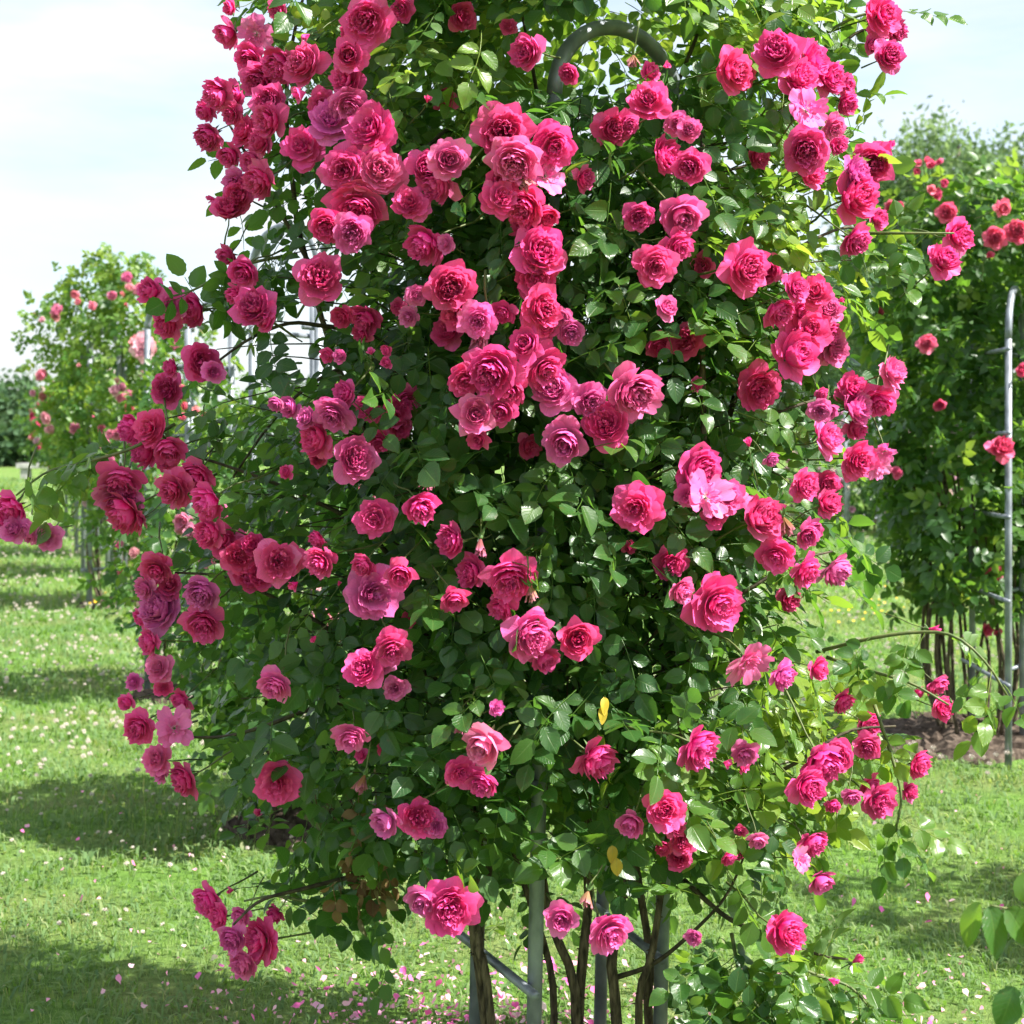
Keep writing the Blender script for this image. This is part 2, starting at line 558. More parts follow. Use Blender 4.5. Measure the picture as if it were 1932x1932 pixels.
# ------------------------------------------------------------------ leaves
def leaflet(L, W, rows=6, serr=0.0, fold=0.18, droop=0.12, curl=0.0, cols=4):
    """pointed oval, folded along the midrib; x along the leaf, y across, z up"""
    V, U = [], []
    us = np.linspace(-1, 1, cols + 1)
    for i in range(rows + 1):
        v = i / rows
        w = W * 0.5 * (math.sin(math.pi * min(1, v ** 0.82)) ** 0.72) if 0 < i < rows else W * 0.012
        if serr and 0 < i < rows:
            w *= 1 + serr * (1 if i % 2 else -1)
        for u in us:
            x = L * v + (-abs(u) * 0.02 * L if serr and i % 2 else 0)
            z = fold * abs(u) ** 1.3 * w - droop * L * v * v + curl * L * math.sin(u * 2.0 + v * 5) * 0.08
            V.append((x, u * w, z))
            U.append((u, v))
    c = cols + 1
    Q = [(i * c + k, i * c + c + k, i * c + c + k + 1, i * c + k + 1) for i in range(rows) for k in range(cols)]
    return np.array(V), np.array(Q), np.array(U)


def compound_leaf(seed, hi=True, pairs=2, size=0.056, tint=0.4):
    """rose leaf: stalk, pairs of leaflets and a terminal one. Arrays in the leaf's own frame"""
    rd = random.Random(seed)
    acc = Acc()
    Lr = size * (0.75 + 0.62 * pairs)
    bend = rd.uniform(0.10, 0.3)
    stalk = lambda t: Vector((Lr * t, 0.06 * Lr * math.sin(t * 3 + seed), -bend * Lr * t * t))
    tube(acc, [stalk(i / 4) for i in range(5)], [0.0013, 0.0012, 0.0011, 0.001, 0.0008], 3, False, min(1, tint + 0.25))
    spots = [(1.0, 0.0, 1.0)]
    for p in range(pairs):
        t = 1 - 0.62 * size * (p + 0.75) / Lr
        s = 0.90 - 0.14 * p
        spots += [(t, 1, s), (t - 0.02, -1, s)]
    for t, side, s in spots:
        L = size * s * rd.uniform(0.9, 1.1)
        W = L * rd.uniform(0.66, 0.82)
        if hi:
            V, Q, U = leaflet(L, W, 10, 0.045, rd.uniform(0.1, 0.4), rd.uniform(0.02, 0.3), rd.uniform(-1, 1))
        else:
            V, Q, U = leaflet(L, W, 4, 0.0, rd.uniform(0.1, 0.4), rd.uniform(0.02, 0.3), 0, 2)
        ang = side * R(rd.uniform(52, 74)) + R(rd.uniform(-10, 10))
        M = Euler((R(rd.uniform(-22, 22)), R(rd.uniform(-10, 22)), ang)).to_matrix()
        o = stalk(t)
        off = Vector((math.cos(ang), math.sin(ang), 0)) * 0.004
        V = V @ np.array(M).T + np.array(o + off)
        acc.add(V, Q, None, U, max(0, min(1, tint + rd.uniform(-0.08, 0.08))))
    return acc


def acc_arrays(acc):
    V = np.concatenate(acc.V)
    Q = np.concatenate(acc.Q)
    return V, Q, np.concatenate(acc.U), np.concatenate(acc.C)


LOW = [acc_arrays(compound_leaf(100 + i, False, 2 if i % 3 else 3, 0.054, 0.0)) for i in range(10)]


def frames(nrm, dirs):
    n = nrm / np.linalg.norm(nrm, axis=1, keepdims=True)
    x = dirs - n * np.sum(dirs * n, axis=1, keepdims=True)
    x /= np.linalg.norm(x, axis=1, keepdims=True) + 1e-9
    y = np.cross(n, x)
    return np.stack([x, y, n], axis=2)        # columns are the axes


def foliage_mesh(name, P, nrm, dirs, scale, tint, lib=LOW):
    F = frames(nrm, dirs) * scale[:, None, None]
    Vs, Qs, Us, Cs = [], [], [], []
    n0 = 0
    which = rng.integers(0, len(lib), len(P))
    for k, (V, Q, U, C) in enumerate(lib):
        idx = np.nonzero(which == k)[0]
        if not len(idx):
            continue
        W = np.einsum('nij,vj->nvi', F[idx], V) + P[idx][:, None, :]
        Vs.append(W.reshape(-1, 3))
        Qs.append((Q[None] + (np.arange(len(idx)) * len(V))[:, None, None]).reshape(-1, 4) + n0)
        Us.append(np.tile(U, (len(idx), 1)))
        Cs.append(np.clip(C[None] + tint[idx][:, None], 0, 1).ravel())
        n0 += len(idx) * len(V)
    return to_mesh(name, np.concatenate(Vs), np.concatenate(Qs), None, np.concatenate(Us), np.concatenate(Cs))


# ------------------------------------------------------------------ roses
def petal_arrays(az, rb, zb, L, W, t0, t1, ruffle, seed, nu=6, nv=6, rmin=0.30, notch=0.10, p=1.0, curl=0.0):
    rd = random.Random(seed)
    ph, fq = rd.uniform(0, 6), rd.uniform(3.5, 6)
    skew = rd.uniform(-0.12, 0.12)
    V, U = [], []
    for i in range(nv + 1):
        for k in range(nu + 1):
            u = -1 + 2 * k / nu
            vv = i / nv
            v = vv * (1 - (0.20 + max(0, -notch)) * abs(u) ** (2.4 if notch >= 0 else 1.3) - max(0, notch) * math.exp(-(u / 0.28) ** 2) * 0.6)
            r, z = rb, zb
            m = 8
            for s in range(m):
                a = t0 + (t1 - t0) * ((s + 0.5) / m * v) ** p
                r += L * v / m * math.cos(a)
                z += L * v / m * math.sin(a)
            w = W * (v ** 0.62) * (1 - 0.42 * max(0, (v - 0.62) / 0.38) ** 2) + 0.03
            r += curl * u * u * v
            wob = ruffle * v * v * math.sin(u * fq + ph)
            r2 = max(r, rmin)
            phi = az + skew * v + u * w / r2
            rr = r + wob * 0.6
            V.append((rr * math.cos(phi), rr * math.sin(phi), z + wob * math.cos(t0) + ruffle * 0.4 * v * math.sin(fq * 1.7 * u + 2 * ph)))
            U.append((u * 0.5 + 0.5 + seed % 17, vv))
    c = nu + 1
    Q = [(i * c + k, i * c + k + 1, i * c + c + k + 1, i * c + c + k) for i in range(nv) for k in range(nu)]
    return V, Q, U


def rose_heart(seed, rings, muddle=9, depth=0.0):
    rd = random.Random(seed)
    acc = Acc()
    for (cnt, rb, zb, L, W, t0, t1, rf) in rings:
        a0 = rd.uniform(0, 6.28)
        for k in range(cnt):
            acc.add(*[x for x in (lambda V, Q, U: (V, Q, None, U, max(0.0, rd.gauss(0.15, 0.32))))(*petal_arrays(
                a0 + 2 * math.pi * (k + rd.uniform(-0.22, 0.22)) / cnt, rb, zb, L * rd.uniform(0.86, 1.1), W * rd.uniform(0.85, 1.15),
                R(t0 + rd.uniform(-9, 9)), R(t1 + rd.uniform(-14, 14)), rf * rd.uniform(0.6, 1.5), rd.randint(0, 99999)))])
    for k in range(muddle):           # small folded petals crowded in the middle
        a = rd.uniform(0, 6.28)
        rr = rd.uniform(0.05, 0.42)
        V, Q, U = petal_arrays(0, 0.02, 0, rd.uniform(0.36, 0.52), rd.uniform(0.18, 0.30), R(rd.uniform(70, 100)), R(rd.uniform(80, 140)), 0.06, rd.randint(0, 9999), 4, 4, 0.14)
        M = np.array(Euler((rd.uniform(-.25, .25), rd.uniform(-.25, .25), rd.uniform(0, 6.28))).to_matrix())
        V = np.array(V) @ M.T + np.array((rr * math.cos(a), rr * math.sin(a), 0.16 + depth))
        acc.add(V, Q, None, U, max(0.0, rd.gauss(0.1, 0.3)))
    return acc.mesh("rose")


# ring: count, base radius, base height, length, half width, angle at base, angle at tip, ruffle
HEARTS = {
    'n': [rose_heart(s, [(7, .06, -.06, 1.10, .44, 8, 78, .08), (9, .06, -.02, 1.02, .36, 22, 86, .09), (10, .05, .02, .96, .29, 36, 92, .09), (10, .04, .05, .88, .23, 50, 94, .08), (9, .03, .08, .80, .18, 64, 96, .07)], 22, .24) for s in (1, 2, 3, 4, 5)],
    'o': [rose_heart(s, [(7, .06, -.06, 1.06, .46, 12, 44, .07), (8, .06, -.02, .98, .38, 28, 62, .07), (9, .05, .02, .90, .30, 44, 78, .07), (9, .04, .05, .82, .24, 58, 88, .06), (8, .03, .08, .74, .20, 70, 94, .06)], 20, .16) for s in (6, 7, 8)],
    'c': [rose_heart(s, [(6, .06, -.04, 1.05, .50, 30, 84, .05), (7, .05, 0, 1.0, .42, 42, 92, .05), (7, .05, .03, .92, .34, 54, 96, .05), (7, .04, .06, .84, .26, 66, 100, .04), (6, .03, .1, .74, .22, 78, 104, .04)], 8, .22) for s in (11, 12, 13)],
    'b': [rose_heart(s, [(4, .05, 0, .95, .42, 78, 84, .03), (4, .04, .03, .92, .36, 84, 94, .03), (4, .03, .06, .88, .30, 90, 100, .02)], 3) for s in (21, 22)],
    'w': [rose_heart(s, [(6, .06, 0, .62, .34, 40, 10, .10), (6, .05, .03, .48, .24, 66, 60, .10)], 6) for s in (31, 32)],
}
for k_, L_ in HEARTS.items():
    for me_ in L_:
        me_.materials.append(M_PETAL_W if k_ == 'w' else M_PETAL)


def one_petal(seed, kind):
    rd = random.Random(seed)
    if kind in 'no':
        a = petal_arrays(0, .08, -.08, rd.uniform(.94, 1.10), rd.uniform(.52, .66), R(rd.uniform(4, 24)), R(rd.uniform(-30, 75)), .10, seed, 6, 7, notch=rd.choice((0.1, 0.06, 0.0, -0.10, -0.16)))
    elif kind == 'c':
        a = petal_arrays(0, .08, -.06, rd.uniform(.9, 1.05), rd.uniform(.50, .60), R(rd.uniform(15, 35)), R(rd.uniform(-10, 70)), .08, seed, 6, 7, notch=rd.choice((0.1, -0.16, -0.22)))
    elif kind == 'b':
        a = petal_arrays(0, .06, 0, rd.uniform(.85, .95), rd.uniform(.44, .5), R(rd.uniform(60, 76)), R(rd.uniform(40, 84)), .04, seed, 6, 6)
    else:
        a = petal_arrays(0, .06, -.04, rd.uniform(.9, 1.1), rd.uniform(.40, .50), R(rd.uniform(0, 60)), R(rd.uniform(-20, 50)), .10, seed, 6, 7, curl=0.1)
    me = to_mesh("petal", a[0], a[1], None, a[2], None)
    me.materials.append(M_PETAL_W if kind == 'w' else M_PETAL)
    return me


PETALS = {k: [one_petal(500 + 10 * i + j * 7, k) for j in range(9)] for i, k in enumerate("ncbwo")}


def calyx_mesh(seed):
    rd = random.Random(seed)
    acc = Acc()
    tube(acc, [(0, 0, -0.34), (0, 0, -0.26), (0, 0, -0.16), (0, 0, -0.06), (0, 0, 0.0)], [0.03, 0.10, 0.13, 0.11, 0.09], 7)
    for k in range(5):
        V, Q, U = leaflet(0.55, 0.16, 4, 0, 0.2, rd.uniform(0.1, 0.7), 0, 2)
        M = np.array((Euler((0, 0, 2 * math.pi * k / 5 + rd.uniform(-.2, .2))).to_matrix() @ Euler((0, R(rd.uniform(-10, 50)), 0)).to_matrix()))
        acc.add(V @ M.T + np.array((0, 0, -0.06)), Q, None, U)
    return acc.mesh("calyx")


CALYX = [calyx_mesh(s) for s in (1, 2)]
for me_ in CALYX:
    me_.materials.append(M_SEPAL)


def stem_mesh(seed):
    rd = random.Random(seed)
    acc = Acc()
    e = Vector((rd.uniform(-.9, .9), rd.uniform(-.9, .9), -3.6))
    tube(acc, spline([(0, 0, -0.3), (e.x * 0.15, e.y * 0.15, -1.3), e * 0.65, e], 6), [0.045, 0.04, 0.04, 0.045, 0.05, 0.055, 0.06], 5)
    return acc.mesh("stem")


STEMS = [stem_mesh(s) for s in (1, 2, 3)]
for me_ in STEMS:
    me_.materials.append(M_TWIG)


def spent_mesh(seed):
    """a withered flower: shrunken petals hanging in a tuft below the sepals"""
    rd = random.Random(seed)
    acc = Acc()
    for k in range(16):
        V, Q, U = petal_arrays(rd.uniform(0, 6.28), .05, 0, rd.uniform(.6, 1.0), rd.uniform(.10, .22), R(rd.uniform(50, 95)), R(rd.uniform(60, 130)), .16, rd.randint(0, 9999), 4, 5, .12)
        acc.add(V, Q, None, U)
    return acc.mesh("spent_rose")


SPENT = [spent_mesh(s) for s in (41, 42, 43)]
for me_ in SPENT:
    me_.materials.append(M_PETAL)

PINK = {'n': (0.88, 0.019, 0.275), 'd': (0.84, 0.010, 0.19), 'p': (0.88, 0.13, 0.45), 'm': (0.76, 0.12, 0.44), 'l': (0.88, 0.24, 0.48)}


def jit(c, a=0.12):
    f = 1 + random.uniform(-a, a)
    return (min(1, c[0] * f), max(0, c[1] * f * (1 + random.uniform(-.25, .35))), max(0, c[2] * f * (1 + random.uniform(-a, a))), 1)


def orient(face, spin):
    q = Vector(face).normalized().to_track_quat('Z', 'Y')
    return (q @ Euler((0, 0, spin)).to_quaternion())


def add_rose(parent, loc, diam, face, shape='n', color=(0.7, 0.03, 0.14), npet=6, detail=True, name="rose"):
    spin = random.uniform(0, 6.28)
    h = random.choice(HEARTS[shape])
    o = bpy.data.objects.new(name, h)
    COL.objects.link(o)
    o.parent = parent
    o.location = loc
    o.rotation_mode = 'QUATERNION'
    o.rotation_quaternion = orient(face, spin)
    s = diam / 2 * (1.22 if shape != 'b' else 1.6)
    o.scale = (s * random.uniform(0.88, 1.12), s, s * random.uniform(0.85, 1.15))
    col = jit(color)
    o.color = col
    if not detail:
        return o
    for k in range(npet):
        p = bpy.data.objects.new("petal", random.choice(PETALS[shape]))
        COL.objects.link(p)
        p.parent = o
        p.rotation_euler = (0, 0, 2 * math.pi * (k + random.uniform(-.25, .25)) / npet)
        sc = random.uniform(0.86, 1.08)
        p.scale = (sc, sc, 1)
        w_ = max(0.0, random.gauss(0.06, 0.16))
        p.color = jit([a_ * (1 - w_) + b_ * w_ for a_, b_ in zip(col[:3], (0.93, 0.26, 0.56))], 0.05)
    for nm, lib in (("calyx", CALYX), ("stem", STEMS)):
        c = bpy.data.objects.new(nm, random.choice(lib))
        COL.objects.link(c)
        c.parent = o
        c.rotation_euler = (0, 0, random.uniform(0, 6.28))
    return o


# ================================================================== THE GREAT ROSE
# measured on the photo: left and right outline of the leaf mass at rows of the 1932 px picture
ROWS = np.array([-230, -150, -60, 0, 100, 200, 300, 400, 500, 600, 700, 800, 900, 1000, 1100, 1200, 1300, 1400, 1500, 1600, 1700, 1800, 1900, 2000])
LEFT = np.array([760, 600, 500, 465, 500, 470, 480, 450, 430, 410, 380, 340, 320, 340, 360, 370, 370, 400, 490, 545, 565, 640, 1200, 1260])
RIGHT = np.array([1240, 1420, 1540, 1600, 1600, 1600, 1620, 1630, 1640, 1600, 1560, 1590, 1570, 1590, 1530, 1530, 1590, 1660, 1620, 1545, 1560, 1590, 1600, 1560])
YC, YR = 3.58, 0.56


def front_depth(px, py, k=1.0):
    L, Rr = np.interp(py, ROWS, LEFT), np.interp(py, ROWS, RIGHT)
    t = (px - (L + Rr) / 2) / ((Rr - L) / 2)
    return YC - k * YR * math.sqrt(max(0.0, 1 - t * t)), t


# thin places of the leaf mass: x, y, radius x, radius y, how much is missing
HOLES = [(815, 1705, 85, 75, .97), (960, 1868, 260, 105, 1.0), (1170, 1875, 150, 95, .95), (1075, 1640, 60, 90, .6), (940, 1700, 60, 80, .6), (1180, 1690, 70, 70, .45), (700, 1840, 250, 60, 1.0), (1290, 1700, 60, 70, .6),
         (575, 640, 70, 130, .93), (545, 450, 60, 60, .7), (470, 450, 50, 40, .5), (660, 470, 50, 40, .55), (560, 860, 120, 90, .5), (480, 1110, 70, 60, .65), (400, 1230, 60, 60, .4),
         (530, 1230, 60, 60, .45), (620, 950, 60, 70, .4), (1500, 360, 50, 40, .6), (1530, 480, 60, 40, .6), (1450, 690, 60, 60, .3), (1540, 640, 40, 60, .4), (1440, 1650, 90, 100, .5),
         (1500, 1850, 120, 80, .6), (1380, 1830, 80, 60, .6), (1360, 1260, 70, 60, .35), (1500, 1180, 60, 70, .6), (1660, 1450, 60, 80, .6), (330, 1350, 60, 80, .6), (420, 1400, 60, 60, .4),
         (640, 1720, 60, 60, .5), (380, 990, 60, 60, .4), (330, 1240, 40, 60, .7), (1250, 40, 90, 50, .55), (560, 60, 60, 40, .3)]


def keep(px, py):
    f = 0.70 if px < 700 and 380 < py < 1480 else 1.0
    if py > 1530:
        f *= 0.62
    if py > 1680:
        f *= 0.6
    for x, y, a, b, k in HOLES:
        d = ((px - x) / a) ** 2 + ((py - y) / b) ** 2
        if d < 1.6:
            f *= 1 - k * min(1, (1.6 - d) / 0.6)
    return f


FRONT_HOLES = [(1160, 70, 165, 100, .99), (1060, 1725, 200, 75, .5), (1045, 160, 26, 60, .8), (1000, 1650, 40, 200, .8), (1262, 1270, 26, 60, .8), (1240, 1750, 40, 120, .7), (1022, 950, 20, 60, .7)]


def keep_front(px, py):
    f = 1.0
    for x, y, a, b, k in FRONT_HOLES:
        d = ((px - x) / a) ** 2 + ((py - y) / b) ** 2
        if d < 1.2:
            f *= 1 - k
    return f


# x y diameter kind : n hot pink, p pale, m mauve, d set deep in the leaves, s turned sideways, b bud, w blown open with pale middle, x withered
ROSES = """
441 14 34 s|440 59 58 s|484 65 62 w|473 104 60 n|535 118 75 s|580 124 74 n|496 147 72 n|661 107 64 n|661 155 70 n|656 194 68 p|695 37 82 n|676 62 60 s|420 174 60 n|451 180 60 s|395 205 42 s
442 213 45 n|400 253 55 s|440 287 55 s|510 191 62 n|515 228 66 n|468 253 55 n|498 267 50 s|577 174 42 b|608 194 52 n|625 233 75 m|574 281 70 n|706 250 92 n|650 320 76 n|712 323 90 p|678 385 90 n
616 424 62 n|664 435 66 m|448 343 48 m|498 337 66 n|484 303 50 s|453 368 60 n|431 399 58 n|408 376 24 b|465 506 66 n|434 478 46 s|603 527 85 n|529 17 40 d|585 65 26 b
760 17 42 d|869 31 50 d|959 51 30 d|999 98 62 s|838 191 44 d|805 194 20 b|951 250 94 n|973 298 86 p|1041 270 76 n|1027 334 76 w|940 374 62 n|948 337 60 n|982 350 42 x|996 385 76 n|1032 402 56 n
1001 416 66 s|844 303 76 p|802 317 64 n|836 343 70 s|774 388 62 n|810 455 75 s|844 461 36 m|1015 478 92 n|1012 520 76 n|1097 337 44 s|1150 244 62 d|1181 233 46 d|1075 138 36 d|1204 407 56 n|848 540 92 n
1221 140 42 s|1195 124 36 x|1251 126 20 b|1226 197 76 n|1277 233 46 p|1300 247 42 p|1249 295 68 s|1305 312 62 n|1280 402 90 p|1274 461 56 n|1235 500 76 n|1400 506 86 n|1327 500 40 d|1448 511 55 d
1378 135 70 n|1398 142 50 d|1468 104 80 n|1521 118 80 s|1499 152 75 s|1558 149 60 s|1589 157 40 s|1521 208 74 w|1592 191 46 s|1569 239 44 p|1575 270 42 s|1521 281 80 n|1519 329 60 s|1426 295 46 d
1656 31 76 n|1673 107 56 n|1684 56 50 s|1642 84 32 s|1648 306 80 n|1608 329 62 m|1606 374 86 n|1608 449 62 s|1648 413 42 s|1670 272 26 b|1801 446 62 s|1776 496 60 n
449 553 42 s|483 584 76 n|508 607 46 s|292 551 56 s|323 579 58 p|374 584 60 s|323 607 60 s|379 683 66 n|402 702 42 p|329 694 36 s|317 736 60 d|258 806 56 s|289 809 62 n|317 834 70 n|284 851 60 s|323 865 52 s
230 899 76 n|228 936 76 m|247 961 80 n|267 978 46 s|334 919 70 n|376 891 60 d|402 941 70 n|28 952 68 n|6 980 42 s|28 1000 46 m|62 1003 42 m|90 1014 46 m|404 1003 60 n
649 596 46 d|694 596 54 d|686 627 36 d|753 579 30 d|784 556 36 m|775 596 40 m|868 590 66 n|902 601 70 p|848 629 60 d|913 635 60 x|952 587 46 n|879 714 64 n|933 694 94 n|1000 655 68 n|966 733 56 n
896 781 82 p|950 773 54 c|907 826 46 n|621 669 28 s|643 672 26 m|700 669 20 b|733 660 26 s|731 683 22 s|523 759 32 m|556 767 50 m|584 792 42 m|632 776 66 m|657 742 52 s|697 767 50 d|764 753 52 d|747 778 52 d
750 804 46 d|714 829 42 d|607 829 64 s|666 865 74 p|711 975 72 n|789 950 68 n|812 919 36 x|598 865 30 d|542 891 26 s
1017 582 74 n|1031 621 56 n|1076 624 50 m|1062 598 32 m|1022 690 78 n|1045 739 80 p|1107 753 66 m|1188 733 98 p|1146 803 82 n|1070 826 90 p|995 840 46 d|1253 584 48 m|1295 643 64 d|1242 652 44 d|1427 728 78 d
1312 725 26 d|1413 843 26 b|1452 865 30 m|1312 886 94 n|1295 933 42 p|1332 938 80 w|1371 941 62 p|1348 972 52 n|1205 958 82 n|1427 980 90 n|1478 995 44 x
1496 545 52 n|1541 556 60 n|1465 582 60 s|1502 582 42 s|1563 587 46 p|1524 624 78 n|1488 677 94 n|1566 657 66 p|1558 627 50 s|1580 570 20 b|1603 736 60 n|1606 770 66 p|1547 773 42 m|1563 770 36 m|1656 750 60 n
1676 705 56 p|1608 803 46 s|1555 829 66 p|1547 742 26 s|1614 868 68 n|1653 877 50 w|1670 851 40 w|1513 916 54 n|1558 913 48 d|1555 952 52 n|1527 995 46 p
298 1068 62 n|278 1107 40 p|320 1110 50 n|309 1155 78 m|385 1113 66 m|385 1169 72 n|272 1163 36 s|289 1211 50 n|303 1262 52 p|309 1298 34 n|346 1318 40 s|256 1287 32 m|244 1323 36 s|267 1368 56 n|329 1374 74 w
301 1433 52 p|309 1458 36 m|354 1467 62 n|427 1020 62 d|449 1051 62 d|472 1090 58 d|523 1059 70 n|492 1082 56 d|553 1054 46 d|480 1031 46 d|604 1014 38 s|612 1056 58 n|562 1098 28 b|638 1105 15 b
688 1062 42 n|756 1076 68 c|700 1118 92 m|854 1124 58 n|860 1020 62 s|907 1037 42 x|896 1079 62 s|964 1082 92 n|952 1141 52 s|1000 1126 36 x|773 1169 28 d|739 1219 70 n|688 1262 68 n|719 1250 46 m|747 1298 46 m
523 1287 62 p|596 1200 22 b|663 1385 62 p|683 1424 26 s|728 1410 28 d|525 1474 76 n|921 1396 86 l|865 1455 58 n|913 1469 62 n|936 1335 26 m|868 1374 36 x
995 1194 94 p|1087 1205 84 n|1020 1236 60 s|1343 1135 98 n|1281 1110 48 p|1262 1059 62 d|1186 1031 24 d|1408 1242 82 w|1472 1273 50 m|1464 1042 64 n|1115 1424 76 s|1309 1405 82 s|1405 1416 44 p|1399 1441 32 s|1365 1438 22 b
1513 1073 62 n|1569 1070 64 p|1518 1006 50 p|1485 1129 44 d|1535 1259 44 s|1586 1318 42 s|1763 1287 40 s|1729 1304 26 s|1774 1335 44 n|1797 1326 24 b|1752 1186 28 b|1634 1363 52 s|1636 1405 46 n|1547 1430 72 n|1580 1427 56 n
1518 1481 68 n|1726 1438 50 s|1653 1507 66 n|1636 1476 42 s|1606 1499 32 p|1710 1493 36 s|1569 1516 28 d|1527 1583 60 s|1507 1622 46 w|1544 1653 56 p|1398 1566 22 d|1428 1578 38 m|1392 1608 26 d|1474 1754 74 n
1608 1816 30 b|1563 1847 24 b|1194 1544 56 p|1253 1527 74 n|1267 1558 42 s|1287 1586 46 d|1281 1620 42 d|1253 1597 32 d|1371 1614 36 s|1059 1729 62 m|1144 1752 80 p|1110 1701 36 x|1309 1766 32 m|736 1544 60 m|787 1541 68 n|823 1558 44 m
688 1482 42 x|848 1708 94 n|798 1692 62 m|523 1721 34 s|399 1695 62 s|421 1729 48 n|441 1766 54 m|500 1774 78 n|463 1813 58 p|458 1724 38 m|441 1679 20 b|489 1538 24 b
"""
ROSE_LIST = []
for line in ROSES.strip().splitlines():
    for it in line.split("|"):
        a = it.split()
        ROSE_LIST.append((float(a[0]), float(a[1]), float(a[2]), a[3]))

BASE = Vector((0.13, 3.58, 0))
rose_root = empty("climbing_rose", BASE)
tag(rose_root, "huge climbing rose covered in hot pink double blooms over a galvanised trellis in the foreground", "rose bush")
ROSE_POS = []
for (px, py, d, kind) in ROSE_LIST:
    Yf, t = front_depth(px, py)
    t = max(-1.25, min(1.25, t))
    deep = {'d': 0.16, 'x': -0.02}.get(kind, 0.0)
    Y = Yf - 0.085 - 0.13 * min(1.0, t * t) + deep + random.uniform(-0.03, 0.03)
    Y += 0.05 * (1 if kind == 's' else 0)
    P = at(px, py, Y)
    D = d / FPX * Y
    ROSE_POS.append((px, py, d / 2, Y))
    out = Vector((t * 0.75, -0.85 * math.sqrt(max(0.05, 1 - min(1, t * t))), 0))
    cv = Vector((-P.x, -P.y, 0)).normalized()
    face = out * 0.6 + cv * 0.6 + Vector((random.uniform(-.55, .55), 0, random.uniform(-0.75, 0.35)))
    shape, colr, npet = 'n', 'n', 7
    if kind == 's':
        sx = 1 if t > 0.05 else (-1 if t < -0.05 else random.choice((-1, 1)))
        face = Vector((sx * random.uniform(0.4, 0.9), -0.75, random.uniform(-0.7, 0.2)))
        shape = random.choice("nnc")
    elif kind == 'b':
        shape, npet = 'b', 3
        face = Vector((random.uniform(-.6, .6) + t * .5, -0.4, random.uniform(-0.6, 0.6)))
    elif kind == 'w':
        shape, colr, npet = 'w', 'p', 7
    elif kind in 'pml':
        colr = kind
        shape = random.choice("nooc")
    elif kind == 'c':
        shape = 'c'
    elif kind == 'd':
        colr = random.choice("nd")
    elif random.random() < 0.5:
        shape = random.choice("coo")
    if kind == 'n' and random.random() < 0.25:
        colr = 'd'
    P0 = P - BASE
    if kind == 'x':
        o = bpy.data.objects.new("spent_rose", random.choice(SPENT))
        COL.objects.link(o)
        o.parent = rose_root
        o.location = P0 + Vector((0, 0, 0.02))
        o.rotation_mode = 'QUATERNION'
        o.rotation_quaternion = orient((random.uniform(-.4, .4), -0.5, -1), random.uniform(0, 6))
        o.scale = (D * 0.95,) * 3
        o.color = random.choice(((0.26, 0.13, 0.05, 1), (0.36, 0.20, 0.10, 1), (0.30, 0.10, 0.10, 1)))
        o["label"] = "withered brown flower"
        for nm, lib in (("calyx", CALYX), ("stem", STEMS)):
            c = bpy.data.objects.new(nm, random.choice(lib))
            COL.objects.link(c)
            c.parent = o
            if nm == "stem":
                c.scale = (1, 1, 0.45)
        continue
    if shape in 'no':
        npet = random.choice((5, 6, 7, 7, 8))
    add_rose(rose_root, P0, D, face, shape, PINK[colr], npet)

